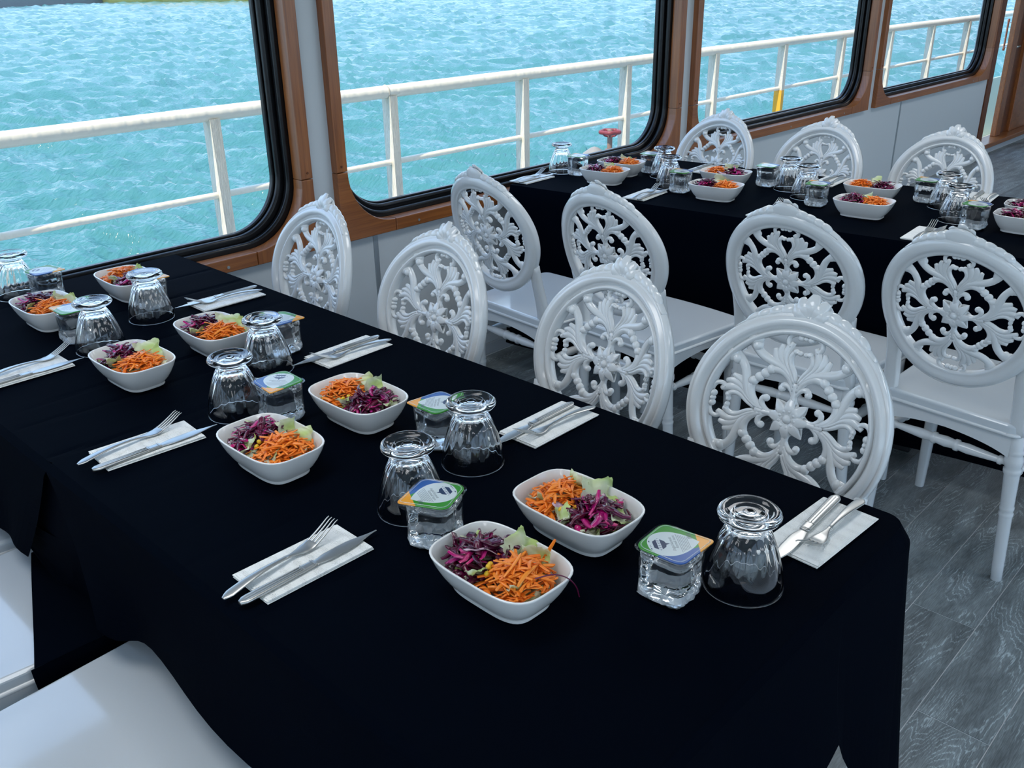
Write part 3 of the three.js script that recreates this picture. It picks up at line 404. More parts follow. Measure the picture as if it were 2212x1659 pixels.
{
  const X0 = 0.469, X1 = 1.273, ZN = -0.392, ZS = -1.557, RC0 = 0.032, path = [], n = 26, SG = (a, b, m, f) => { for (let i = 0; i <= m; i++) path.push(f(lerp(a, b, i / m))); };
  SG(ZS, ZN - 0.02, n, (z) => [X0, z, -1, 0, 0.232 - 0.01 * Math.sin(z * 9)]);
  // slanted far edge of the left drop: shift lower rows toward us
  for (let i = 0; i < 7; i++) { const a = Math.PI - (i / 6) * Math.PI / 2; path.push([X0 + RC0 + RC0 * Math.cos(a), ZN - RC0 + RC0 * Math.sin(a), Math.cos(a), Math.sin(a), 0.26 + 0.13 * Math.sin((i / 6) * Math.PI), 0.06 * Math.sin((i / 6) * Math.PI)]); }
  SG(X0 + 0.02, 1.03, 16, (x) => [x, ZN, 0, 1, 0.25]);
  SG(1.035, X1 - RC0, 8, (x) => [x, ZN, 0, 1, 0.25 + 0.33 * Math.pow((x - 1.035) / 0.21, 0.9), 0.03 * (x - 1.035) / 0.21]);
  for (let i = 0; i < 9; i++) { const a = Math.PI / 2 - (i / 8) * Math.PI / 2; path.push([X1 - RC0 + RC0 * Math.cos(a), ZN - RC0 + RC0 * Math.sin(a), Math.cos(a), Math.sin(a), 0.57 - 0.06 * (i / 8) + 0.02 * Math.sin((i / 8) * Math.PI), 0.03 + 0.05 * smooth(0, 6, i)]); }
  SG(ZN - 0.032, ZN - 0.2, 8, (z) => [X1, z, 1, 0, 0.5 - 1.45 * (ZN - 0.032 - z), 0.08 - 0.35 * (ZN - 0.032 - z)]);
  SG(ZN - 0.23, ZS, n, (z) => [X1, z, 1, 0, 0.255]);
  const c = cloth('tablecloth', 'black cotton tablecloth over the foreground end of the near table', X0, X1, ZS, ZN, TOP + 0.0022, path, null, 1.3, crease([X0, X1], [ZS, ZN], 0.0016, 0.31));
  // the left drop starts at a slant: its far edge swings toward the near end
  const p = c.geometry.attributes.position; for (let i = 0; i < p.count; i++) { const x = p.getX(i), y = p.getY(i), z = p.getZ(i); if (x < X0 - 0.001 && y < TOP - 0.01 && z < -1.2) p.setZ(i, z + smooth(-1.2, ZS, z) * 0.185 * ((TOP - y) / 0.25)); }
  c.geometry.computeVertexNormals();
}
{
  const X0 = 0.469, X1 = 1.273, Z0 = -2.625, Z1 = -1.545, path = [];
  for (let i = 0; i <= 30; i++) path.push([X0, lerp(Z0 + 0.01, Z1 - 0.012, i / 30), -1, 0, 0.245]);
  const right = []; for (let i = 0; i <= 30; i++) right.push([X1, lerp(Z1, Z0 + 0.01, i / 30), 1, 0, 0.25]);
  // corner of the cloth that hangs deeper between the two left seats
  const fl = (a, b, c2, d, n = 12) => { const g = new THREE.PlaneGeometry(1, 1, n, n), q = V(0, 0, 0); return warp(g, (v) => { const s = v.x + 0.5, t = 0.5 - v.y; q.copy(a).lerp(b, s); const e = d.clone().lerp(c2, s); q.lerp(e, t); const w = Math.sin(s * 9 + t * 2) * 0.006 * t; v.set(q.x + w, q.y, q.z); }); };
  const flap = merge([fl(V(0.468, 0.742, -1.6), V(0.468, 0.742, -1.36), V(0.462, 0.478, -1.39), V(0.454, 0.479, -1.765)), fl(V(0.454, 0.479, -1.765), V(0.52, 0.479, -1.765), V(0.52, 0.479, -1.408), V(0.317, 0.479, -1.412)), fl(V(0.317, 0.479, -1.412), V(0.52, 0.479, -1.408), V(0.52, 0.36, -1.404), V(0.32, 0.36, -1.408))]);
  flap.deleteAttribute('uv');
  const c = cloth('tablecloth', 'black cotton tablecloth over the window end of the near table', X0, X1, Z0, Z1, TOP - 0.0005, [...path], flap, 4.4, crease([X0, X1], [Z0, Z1], 0.003, 0.12));
  const p = c.geometry.attributes.position; for (let i = 0; i < p.count; i++) { const x = p.getX(i), y = p.getY(i), z = p.getZ(i); if (x < X0 - 0.012 && x > 0.42 && y < TOP - 0.01 && z > -1.9 && y > 0.5) p.setZ(i, Math.min(z, z - smooth(-1.9, Z1, z) * 0.15 * ((TOP - y) / 0.25))); }
  c.geometry.computeVertexNormals();
  const rs = cloth('cloth_side', '', X1 - 0.001, X1, Z0, Z1, TOP - 0.0005, right, null, 2.2, () => 0); rs.name = 'right_drop'; scene.remove(rs); rs.userData = {}; c.add(rs);
}
{
  const W = 0.81, L = 2.4, path = [], S = (m, f) => { for (let i = 0; i <= m; i++) path.push(f(i / m)); };
  S(40, (t) => [0, lerp(0.004, L - 0.02, t), -1, 0, 0.66]); S(6, (t) => { const a = Math.PI - t * Math.PI / 2; return [0.02 + 0.02 * Math.cos(a), L - 0.02 + 0.02 * Math.sin(a), Math.cos(a), Math.sin(a), 0.68]; }); S(14, (t) => [lerp(0.02, W - 0.02, t), L, 0, 1, 0.6]);
  S(6, (t) => { const a = Math.PI / 2 - t * Math.PI / 2; return [W - 0.02 + 0.02 * Math.cos(a), L - 0.02 + 0.02 * Math.sin(a), Math.cos(a), Math.sin(a), 0.5]; }); S(40, (t) => [W, lerp(L - 0.03, 0.004, t), 1, 0, 0.3]);
  cloth('tablecloth', 'black cotton tablecloth over the far table, hanging almost to the floor', 0, W, 0.002, L, TOP, path, null, 0.7, crease([0, W], [0, L * 0.6], 0.0022, 0.55), T3O, T3);
}

// ---------------------------------------------------------------- tableware prototypes (made once, then copied)
const protos = {};
function put(kind, label, pos, turn, group) {
  const [make, used] = protos[kind]; protos[kind][1] = true;
  if (!used) { make.position.set(...pos); make.rotation.y = turn; tag(make, label, make.userData.category, group); return make; }
  return copyOf(make, label, pos, turn, group);
}
// footed tumbler standing on its rim
{
  const g = thing('footed_tumbler', '', 'glass');
  const outer = [[0.0533, 0.0002], [0.0541, 0.0008], [0.0543, 0.002], [0.0537, 0.005], [0.0527, 0.017], [0.0497, 0.034], [0.0447, 0.052], [0.0386, 0.07], [0.0328, 0.084], [0.0278, 0.0935], [0.0246, 0.0985], [0.024, 0.1015], [0.0268, 0.1035], [0.034, 0.1052], [0.0405, 0.108], [0.0425, 0.1115], [0.0415, 0.115], [0.038, 0.118], [0.0345, 0.1188], [0.0305, 0.1176], [0.0292, 0.1163], [0.0222, 0.1152], [0.0212, 0.116], [0.019, 0.116], [0.018, 0.1148], [0.0095, 0.1142], [0.0085, 0.1153], [0.0062, 0.1153], [0.0001, 0.1142]];
  const inner = [[0.0001, 0.0905], [0.009, 0.09], [0.017, 0.0885], [0.0225, 0.0862], [0.0275, 0.082], [0.0322, 0.0762], [0.0368, 0.068], [0.0428, 0.051], [0.0479, 0.0335], [0.051, 0.017], [0.0519, 0.005], [0.0517, 0.002], [0.0519, 0.0007], [0.0526, 0.0001]];
  const go = new THREE.LatheGeometry([...inner, ...outer].map(([r, y]) => new THREE.Vector2(r, y)), 96);
  { const p = go.attributes.position, n = inner.length + outer.length; for (let i = 0; i < p.count; i++) { if (i % n >= inner.length) continue; const x = p.getX(i), y = p.getY(i), z = p.getZ(i), k = 1 - 0.035 * Math.pow(0.5 + 0.5 * Math.cos(Math.atan2(z, x) * 18), 0.7) * smooth(0.028, 0.06, y) * smooth(0.089, 0.08, y); p.setXYZ(i, x * k, y, z * k); } }
  mesh('glass_body', mergeVertices((go.deleteAttribute('uv'), go.deleteAttribute('normal'), go), 1e-6), M.glass, g).geometry.computeVertexNormals();
  g.name = 'footed_tumbler'; protos.glass = [g, false];
}
// plastic water cup with printed foil lid
{
  const c = thing('water_cup', '', 'water cup');
  const sq = (a, y, n = 48, pw = 5, jit = 0, seed = 0) => Array.from({ length: n }, (_, i) => { const q = (i / n) * Math.PI * 2, cs = Math.cos(q), sn = Math.sin(q), k = a / Math.pow(Math.pow(Math.abs(cs), pw) + Math.pow(Math.abs(sn), pw), 1 / pw) * (1 + jit * noise(Math.cos(q) * 2.7 + seed, Math.sin(q) * 2.7 + y * 160)); return [k * cs, y, k * sn]; });
  const shell = loft([sq(0.031, 0.0015, 48, 5, 0.04), sq(0.0345, 0.006, 48, 5, 0.06, 2), sq(0.0352, 0.014, 48, 5, 0.05, 4), sq(0.0345, 0.022, 48, 5, 0.025, 6), sq(0.0348, 0.03, 48, 5, 0.015, 7), sq(0.0352, 0.04, 48, 5, 0.012, 8), sq(0.0355, 0.05, 48, 5.4, 0.01, 9), sq(0.0362, 0.066, 48, 5.4), sq(0.0372, 0.07), sq(0.041, 0.0712)].reverse(), false, true);
  mesh('cup', shell, mat({ color: lin(1, 1, 1), transmission: 1, thickness: 0, roughness: 0.015, ior: 1.5 }), c);
  const rings = [[0.0295, 0.003, 0.09], [0.0325, 0.007, 0.1], [0.0335, 0.014, 0.085], [0.0328, 0.021, 0.05], [0.0332, 0.03, 0.03], [0.0335, 0.038, 0.022], [0.0337, 0.046, 0.018], [0.034, 0.055, 0.014], [0.0346, 0.065, 0.008]].map(([a, y, j], i) => sq(a, y, 48, 5, j, i * 3.1));
  const wg = loft(rings.reverse(), true, false), bottom = []; // crinkled base
  const bt = new THREE.CircleGeometry(1, 48, 0, Math.PI * 2);
  const last = rings[rings.length - 1], mid = last.map((p, i) => [p[0] * 0.5, 0.0045 + 0.002 * ((i % 6) / 6), p[2] * 0.5]), cen = last.map(() => [0, 0.003, 0]);
  const wb = loft([last, mid, cen], false, false);
  mesh('crinkled_base', loft([sq(0.03, 0.001, 48, 5, 0.05), sq(0.0338, 0.0055, 48, 5, 0.09, 2), sq(0.0345, 0.012, 48, 5, 0.08, 4), sq(0.0338, 0.0195, 48, 5, 0.05, 6)].reverse(), false, true), mat({ color: lin(0.92, 0.95, 0.97), transmission: 0.55, thickness: 0, roughness: 0.15, flatShading: true }), c);
  mesh('water', merge([wg, wb]), mat({ color: lin(0.97, 0.99, 1), transmission: 1, thickness: 0.03, roughness: 0, ior: 1.33 }), c);
  // lid: rounded square with one pulled-out tab corner
  const S = 0.0425, R = 0.013, lid = new THREE.Shape(), rot = Math.PI / 4;
  const corner = (k) => [Math.cos(k * Math.PI / 2) * S * 1.19, Math.sin(k * Math.PI / 2) * S * 1.19]; // corners on the axes, tab on +x
  { const pts = []; const rd = [0.006, 0.016, 0.016, 0.016]; for (let k = 0; k < 4; k++) { let [cx, cy] = corner(k); if (k === 0) cx += 0.006; const A = corner((k + 3) % 4), B = corner((k + 1) % 4), da = Math.hypot(A[0] - cx, A[1] - cy), db = Math.hypot(B[0] - cx, B[1] - cy), r = rd[k]; const p0 = [cx + (A[0] - cx) / da * r, cy + (A[1] - cy) / da * r], p1 = [cx + (B[0] - cx) / db * r, cy + (B[1] - cy) / db * r]; for (let i = 0; i <= 8; i++) { const t = i / 8; pts.push([(1 - t) ** 2 * p0[0] + 2 * t * (1 - t) * cx + t * t * p1[0], (1 - t) ** 2 * p0[1] + 2 * t * (1 - t) * cy + t * t * p1[1]]); } } lid.setFromPoints(pts.map(([x, y]) => new THREE.Vector2(x, y))); }
  const CV = document.createElement('canvas'); CV.width = CV.height = 512; const X = CV.getContext('2d'), U = (x) => 256 + x / 0.06 * 256, px = (v) => v / 0.06 * 256;
  X.fillStyle = '#2f8a1c'; X.fillRect(0, 0, 512, 512);
  X.fillStyle = '#12509c'; X.beginPath(); X.moveTo(U(-0.04), U(0.028)); X.lineTo(U(0.034), U(0.012)); X.lineTo(U(0.05), 512); X.lineTo(U(-0.03), 512); X.lineTo(U(-0.045), U(0.03)); X.fill();
  X.fillStyle = '#eda02a'; X.beginPath(); X.moveTo(U(0.036), U(-0.035)); X.quadraticCurveTo(U(0.034), 256, U(0.03), U(0.03)); X.lineTo(512, U(0.03)); X.lineTo(512, U(-0.035)); X.fill();
  X.fillStyle = '#c9d4d6'; X.beginPath(); X.moveTo(U(0.036), 256); X.bezierCurveTo(U(0.022), U(-0.02), U(0.004), U(-0.029), U(-0.008), U(-0.028)); X.bezierCurveTo(U(-0.026), U(-0.027), U(-0.034), U(-0.012), U(-0.033), 256); X.bezierCurveTo(U(-0.034), U(0.012), U(-0.026), U(0.027), U(-0.008), U(0.028)); X.bezierCurveTo(U(0.004), U(0.029), U(0.022), U(0.02), U(0.036), 256); X.fill();
  X.save(); X.translate(U(-0.018), 256); X.rotate(-Math.PI / 2); X.fillStyle = '#1b2f52'; X.beginPath(); for (const [x, y] of [[-58, 0], [-30, -34], [30, -34], [58, 0], [30, 34], [8, 40], [0, 62], [-8, 40], [-30, 34]]) X.lineTo(x, y); X.fill(); X.fillStyle = '#dfe6e8'; X.fillRect(-52, -10, 104, 20); X.fillStyle = '#1b2f52'; for (let k = 0; k < 9; k++) { const x = -46 + k * 10.4; X.fillRect(x, -7, 2.4, 14); if (k % 3 !== 1) X.fillRect(x, -7 + (k % 2) * 6, 6, 2.4); if (k % 2) X.fillRect(x + 4.4, -7, 2.2, 14); } for (const [x, w] of [[-46, 14], [-22, 6], [-6, 5], [26, 16]]) X.fillRect(x, -54, w, 6); X.restore();
  X.save(); X.translate(U(0.001), 256); X.rotate(-Math.PI / 2); X.fillStyle = '#3a4450'; X.textAlign = 'center'; X.font = 'italic 20px serif'; X.fillText('Doğal Kaynak', -6, -2); X.fillText('Kaynak Suyu', 14, 20); X.globalAlpha = 0.75; for (let k = 0; k < 7; k++) for (let x = -90 + k * 6; x < 88 - k * 6;) { const w = 3 + ((x * 7 + k * 13) & 7); X.fillRect(x, 31 + k * 9, w, 3); x += w + 2; } X.globalAlpha = 1; X.fillRect(36, 92, 3, 26); for (let k = 0; k < 12; k++) X.fillRect(42 + k * 4, 92, (k * 7) % 3 + 1, 26); X.restore();
  const lt = new THREE.CanvasTexture(CV); lt.colorSpace = THREE.SRGBColorSpace;
  const lg = extrude(lid, 0.0006, 0.0006, 2); { const p = lg.attributes.position, uv = new Float32Array(p.count * 2); for (let i = 0; i < p.count; i++) { uv[i * 2] = 0.5 + p.getX(i) / 0.12; uv[i * 2 + 1] = 0.5 + p.getY(i) / 0.12; } lg.setAttribute('uv', new THREE.BufferAttribute(uv, 2)); }
  mesh('lid', lg.rotateX(-Math.PI / 2).translate(0, 0.0716, 0), mat({ map: lt, roughness: 0.3, clearcoat: 0.25, clearcoatRoughness: 0.15 }), c).userData.label = 'printed foil lid in green, blue and orange with a pale oval';
  const rimPts = lid.getPoints(6).map((q) => V(q.x * 0.93, 0.0732, -q.y * 0.93)); rimPts.push(rimPts[0].clone());
  mesh('lid_ridge', sweep(rimPts, 0.0009, 0.0006, V(0, 1, 0), 6), mat({ color: lin(0.9, 0.95, 0.95), transmission: 0.8, thickness: 0, roughness: 0.1 }), c);
  // the cup is a square whose corners point along the axes like its lid
  for (const n of ['cup', 'water', 'crinkled_base']) c.getObjectByName(n).geometry.rotateY(Math.PI / 4);
  for (const m of c.children) m.geometry.scale(1, 1.08, 1);
  for (const n of ['cup', 'water', 'crinkled_base']) { const g = c.getObjectByName(n).geometry.index ? c.getObjectByName(n).geometry.toNonIndexed() : c.getObjectByName(n).geometry, p = g.attributes.position; for (let i = 0; i < p.count; i += 3) { const b = [p.getX(i), p.getY(i), p.getZ(i)]; p.setXYZ(i, p.getX(i + 1), p.getY(i + 1), p.getZ(i + 1)); p.setXYZ(i + 1, ...b); } g.deleteAttribute('normal'); g.deleteAttribute('uv'); const w = mergeVertices(g, 1e-6); w.computeVertexNormals(); c.getObjectByName(n).geometry = w; }
  protos.cup = [c, false];
}
// square white bowl
{
  const n = 64, ring = (a, b, y, p = 3.8) => Array.from({ length: n }, (_, i) => { const q = (i / n) * Math.PI * 2, c = Math.cos(q), s = Math.sin(q), k = 1 / Math.pow(Math.pow(Math.abs(c), p) + Math.pow(Math.abs(s), p), 1 / p); return [a * k * c, y, b * k * s]; });
  const rings = [ring(0.034, 0.06, 0.0012), ring(0.04, 0.067, 0), ring(0.0415, 0.0685, 0.0015), ring(0.0412, 0.0682, 0.005), ring(0.0425, 0.0695, 0.0075), ring(0.049, 0.077, 0.016), ring(0.0555, 0.0845, 0.028), ring(0.061, 0.091, 0.041), ring(0.0648, 0.0955, 0.053), ring(0.0655, 0.0962, 0.0552), ring(0.0648, 0.0955, 0.0562), ring(0.0635, 0.0942, 0.0564), ring(0.062, 0.0927, 0.0555), ring(0.0585, 0.0885, 0.044), ring(0.053, 0.082, 0.03), ring(0.046, 0.074, 0.018), ring(0.036, 0.063, 0.009), ring(0.02, 0.04, 0.007)];
  const b = thing('salad_bowl', '', 'bowl'); mesh('bowl_body', loft(rings), M.ceramic, b); protos.bowl = [b, false];
}
// shreds
const inBowl = (x, z, y) => Math.pow(Math.abs(x) / (0.034 + 0.5 * Math.min(y, 0.05)), 3.4) + Math.pow(Math.abs(z) / (0.06 + 0.55 * Math.min(y, 0.05)), 3.4) < 0.86;
function shreds(kind, seed) {
  const R = rng(seed), list = [], carrot = kind === 'carrot', N = carrot ? 190 : 110, cz = 0.036;
  for (let i = 0; i < N; i++) {
    const a = R() * 6.283, q = Math.pow(R(), 0.6), x = Math.cos(a) * q * 0.05, z = cz + Math.sin(a) * q * 0.043, topY = 0.041 + 0.03 * (1 - q * q), y = lerp(0.022, topY, i > N * 0.35 ? 0.75 + 0.25 * R() : R()), yaw = R() * 6.283, L = carrot ? 0.018 + R() * 0.03 : 0.022 + R() * 0.036, curl = (R() - 0.5) * (carrot ? 0.9 : 2.6), tip = (R() - 0.5) * (carrot ? 0.6 : 0.8), pts = [];
    for (let k = 0; k <= 6; k++) { const t = k / 6 - 0.5, h = yaw + curl * t; pts.push(V(x + Math.cos(h) * t * L, y + Math.sin(tip) * t * L + (carrot ? 0 : Math.sin(k * 1.6 + i) * 0.0018) - t * t * 0.008, z + Math.sin(h) * t * L)); }
    for (const p of pts) { let g = 0; while (!inBowl(p.x, p.z, p.y) && g++ < 20 && p.y < 0.056) { p.x *= 0.96; p.z *= 0.96; } p.y = Math.max(p.y, 0.016); }
    const w = carrot ? 0.0019 + R() * 0.0019 : 0.0028 + R() * 0.0042, v = R();
    const col = carrot ? [0.9 + v * 0.08, 0.19 + v * 0.1, 0.008 + v * 0.02] : v < 0.74 ? [0.07 + R() * 0.06, 0.003, 0.026 + R() * 0.018] : v < 0.95 ? [0.34 + R() * 0.22, 0.006, 0.12 + R() * 0.06] : [0.6, 0.4, 0.48];
    list.push(sweep(pts, (t) => w * (0.35 + 0.65 * Math.sin(Math.PI * (0.12 + 0.76 * t))), carrot ? 0.001 : 0.0008, V(Math.sin(i) * 0.5, 1, Math.cos(i * 1.7) * 0.5).normalize(), carrot ? 5 : 4, 1, col));
  }
  return merge(list, true);
}
function leaf(seed, w, l) { // one torn piece of lettuce
  const R = rng(seed), o = R() * 50, g = new THREE.PlaneGeometry(w, l, 10, 12).rotateX(-Math.PI / 2), p = g.attributes.position, C = new Float32Array(p.count * 3);
  for (let i = 0; i < p.count; i++) { const x = p.getX(i), z = p.getZ(i), e = Math.pow(Math.abs(x) / (w / 2), 4) + Math.pow(Math.abs(z) / (l / 2), 4), r = 1 - 0.2 * clamp(e) * (0.7 + 0.5 * (0.5 + noise(x * 50 + o, z * 50))); const y = noise(x * 22 + o, z * 22) * 0.009 + noise(x * 75 + o, z * 75) * 0.0026 + (x * x + z * z) * 6; p.setXYZ(i, x * r, y, z * r); const k = smooth(-0.4, 0.6, noise(x * 25 + o, z * 12 + 4) + (z / l) * 0.9), vein = smooth(0.004, 0, Math.abs(x + noise(z * 20 + o, 1) * 0.003)); C.set([lerp(0.78, 0.6, k) + vein * 0.1, lerp(0.84, 0.76, k) + vein * 0.06, lerp(0.58, 0.26, k) + vein * 0.2], i * 3); }
  g.setAttribute('color', new THREE.BufferAttribute(C, 3)); g.computeVertexNormals(); return g;
}
M.carrot = mat({ vertexColors: true, roughness: 0.38 }); M.cabbage = mat({ vertexColors: true, roughness: 0.25, clearcoat: 0.3 }); M.lettuce = mat({ vertexColors: true, roughness: 0.42, transmission: 0.25, thickness: 0, side: THREE.DoubleSide }); M.corn = mat({ color: lin(0.85, 0.55, 0.03), roughness: 0.3 });
const carrotG = [1, 2, 3].map((k) => shreds('carrot', 100 + k)), cabbageG = [1, 2, 3].map((k) => shreds('cabbage', 200 + k));
function chopped(seed) { const R = rng(seed), list = []; for (let i = 0; i < 34; i++) { let x = (R() - 0.5) * 0.1, z = (R() - 0.5) * 0.15; const y = 0.026 + R() * 0.014; while (!inBowl(x * 1.25, z * 1.12, y)) { x *= 0.94; z *= 0.94; } list.push(leaf(seed * 31 + i, 0.022 + R() * 0.012, 0.02 + R() * 0.016).rotateX((R() - 0.5) * 0.8).rotateZ((R() - 0.5) * 0.8).rotateY(R() * 6.28).translate(x, y, z)); } return merge(list, true); }
const choppedG = [1, 2, 3].map((k) => chopped(300 + k)), leafG = [1, 2, 3, 4].map((k) => leaf(400 + k, 0.056, 0.062));

// bowls of salad: [x, z, side of the carrot (+1 toward us), turn, where]
const NEARROW = ['foreground end', 'second from foreground', 'second from window', 'window end'], FARROW = ['by the window', 'second from window', 'third from window', 'at picture edge'];
const bowls = [];
[[0.726, -0.722, 1], [0.721, -1.257, 1], [0.739, -1.794, 1], [0.762, -2.288, 1]].forEach(([x, z, s], i) => bowls.push([x, z, s, 0, 'near table left row, ' + NEARROW[i], i]));
[[0.91, -0.741, -1], [0.933, -1.29, -1], [0.946, -1.829, 1], [0.996, -2.346, -1]].forEach(([x, z, s], i) => bowls.push([x, z, s, 0, 'near table right row, ' + NEARROW[i], i]));
[[2.909, -2.259, 1], [2.943, -1.774, 1], [3.036, -1.261, 1], [3.156, -0.788, 1]].forEach(([x, z, s], i) => bowls.push([x, z, s, T3, 'far table near row, ' + FARROW[i], 9]));
[[3.081, -2.308, 1], [3.165, -1.87, -1], [3.283, -1.341, -1], [3.311, -0.805, 1]].forEach(([x, z, s], i) => bowls.push([x, z, s, T3, 'far table back row, ' + FARROW[i], 9]));
const YT = TOP + 0.0024;
bowls.forEach(([x, z, s, turn, where, rank], i) => {
  const y = (rank < 2 ? YT : TOP) + 0.0006, t = turn + (noise(i * 3.3, 1) * 0.05), heap = t + (s < 0 ? Math.PI : 0), at = (dx, dz) => [x + Math.cos(t) * dx + Math.sin(t) * dz, z - Math.sin(t) * dx + Math.cos(t) * dz];
  put('bowl', `white rounded rectangular salad bowl, ${where}`, [x, y, z], t, 'salad bowls');
  const st = (name, g, m, label, cat, r) => { const o = mesh(name, g, m); o.position.set(x, y, z); o.rotation.y = r; tag(o, label, cat, null, 'stuff'); };
  st('shredded_carrot', carrotG[i % 3], M.carrot, `heap of shredded orange carrot in the bowl, ${where}`, 'carrot', heap);
  st('shredded_cabbage', cabbageG[(i + 1) % 3], M.cabbage, `heap of shredded purple cabbage in the bowl, ${where}`, 'cabbage', heap + Math.PI);
  st('chopped_lettuce', choppedG[i % 3], M.lettuce, `bed of chopped pale green lettuce in the bowl, ${where}`, 'lettuce', t);
  const R = rng(900 + i), L = rank < 2 ? 5 : rank < 4 ? 3 : 1;
  for (let k = 0; k < L; k++) {
    const a = [[0.038, -s * 0.004, 1.0], [0.04, s * 0.03, 1.25], [-0.036, -s * 0.006, -1.0], [0.012, -s * 0.064, 0.3], [-0.026, s * 0.052, -0.9]][k], [lx, lz] = at(a[0], a[1]);
    const o = mesh('lettuce_leaf', leafG[(i + k) % 4], M.lettuce); o.position.set(lx, y + 0.046 + R() * 0.006, lz); o.rotation.set((R() - 0.5) * 0.8, t + R() * 3, a[2] * 0.8 + (R() - 0.5) * 0.3, 'YXZ'); o.scale.setScalar([1.0, 0.85, 0.6, 0.6, 0.5][k] * (0.9 + R() * 0.2));
    tag(o, `torn lettuce leaf ${['at right rim', 'leaning on right rim', 'at left rim', 'behind the cabbage', 'beside the carrot'][k]}, bowl of ${where}`, 'lettuce leaf', `lettuce leaves in the bowl, ${where}`);
  }
  if (rank < 2) for (let k = 0; k < 3; k++) { const [lx, lz] = at(-0.012 - k * 0.009, (k - 1) * 0.006 * s), o = mesh('corn_kernel', ball(0, 0, 0, 0.0045, 0.0035, 0.004), M.corn); o.position.set(lx, y + 0.052 + (k % 2) * 0.003, lz); o.rotation.set(k, k * 2, 0); tag(o, `yellow corn kernel in the bowl, ${where}`, 'corn', `corn kernels in the bowl, ${where}`); }
});
{
  const [x, z] = [0.726, -0.722], y = YT;
  tag(mesh('cabbage_strand', sweep(spline([[x - 0.006, y + 0.062, z + 0.068], [x + 0.012, y + 0.066, z + 0.083], [x + 0.024, y + 0.061, z + 0.096], [x + 0.033, y + 0.046, z + 0.104], [x + 0.036, y + 0.03, z + 0.107]], 18), (t) => 0.0012 * (1.1 - t), 0.0009, V(0, 1, 0.2).normalize(), 6), mat({ color: lin(0.12, 0.006, 0.04), roughness: 0.3 })), 'thin purple cabbage strand hanging over the rim of the nearest bowl', 'cabbage strand');
  tag(mesh('carrot_stick', sweep(spline([[x + 0.047, y + 0.05, z + 0.036], [x + 0.052, y + 0.066, z + 0.042], [x + 0.055, y + 0.082, z + 0.049]], 8), (t) => 0.0034 - 0.0014 * t, 0.0018, V(1, 0, 0), 6), mat({ color: lin(0.93, 0.22, 0.01), roughness: 0.4 })), 'single carrot stick standing up at the right rim of the nearest bowl', 'carrot stick');
}
// tumblers and water cups
const gl = (list, where, far) => list.forEach(([x, z], i) => put('glass', `upturned clear footed tumbler, ${where}, ${(far ? FARROW : NEARROW)[i]}`, [x, (far || i > 1 ? TOP : YT) + 0.0006, z], i * 1.3, 'upturned tumblers'));
gl([[0.964, -0.494], [0.96, -1.014], [0.959, -1.638], [0.948, -2.135]], 'near table right row', false); gl([[0.79, -0.977], [0.796, -1.494], [0.771, -2.026], [0.797, -2.572]], 'near table left row', false);
gl([[2.968, -2.532], [3.008, -2.02], [3.168, -1.535], [3.165, -1.005]], 'far table near row', true); gl([[3.156, -2.151], [3.255, -1.65], [3.33, -1.1]], 'far table back row', true);
const cu = (list, where, far) => list.forEach(([x, z, t], i) => put('cup', `sealed square cup of water, ${where}, ${(far ? FARROW : NEARROW)[i]}`, [x, (far || i > 1 ? TOP : YT) + 0.0006, z], t, 'sealed water cups'));
cu([[0.881, -0.556, -0.72], [0.972, -1.11, 2.3], [1.038, -1.7, -0.75], [0.994, -2.221, -0.8]], 'near table right row', false); cu([[0.757, -0.884, 2.75], [0.838, -1.404, -2.4], [0.762, -2.125, 2.3], [0.84, -2.485, -0.7]], 'near table left row', false);
cu([[2.967, -2.443, 0.9], [2.96, -1.938, 0.9], [3.08, -1.451, 0.9], [3.108, -0.928, 0.7]], 'far table near row', true); cu([[3.192, -2.24, 0.9], [3.26, -1.744, 0.85], [3.375, -1.184, 0.8]], 'far table back row', true);

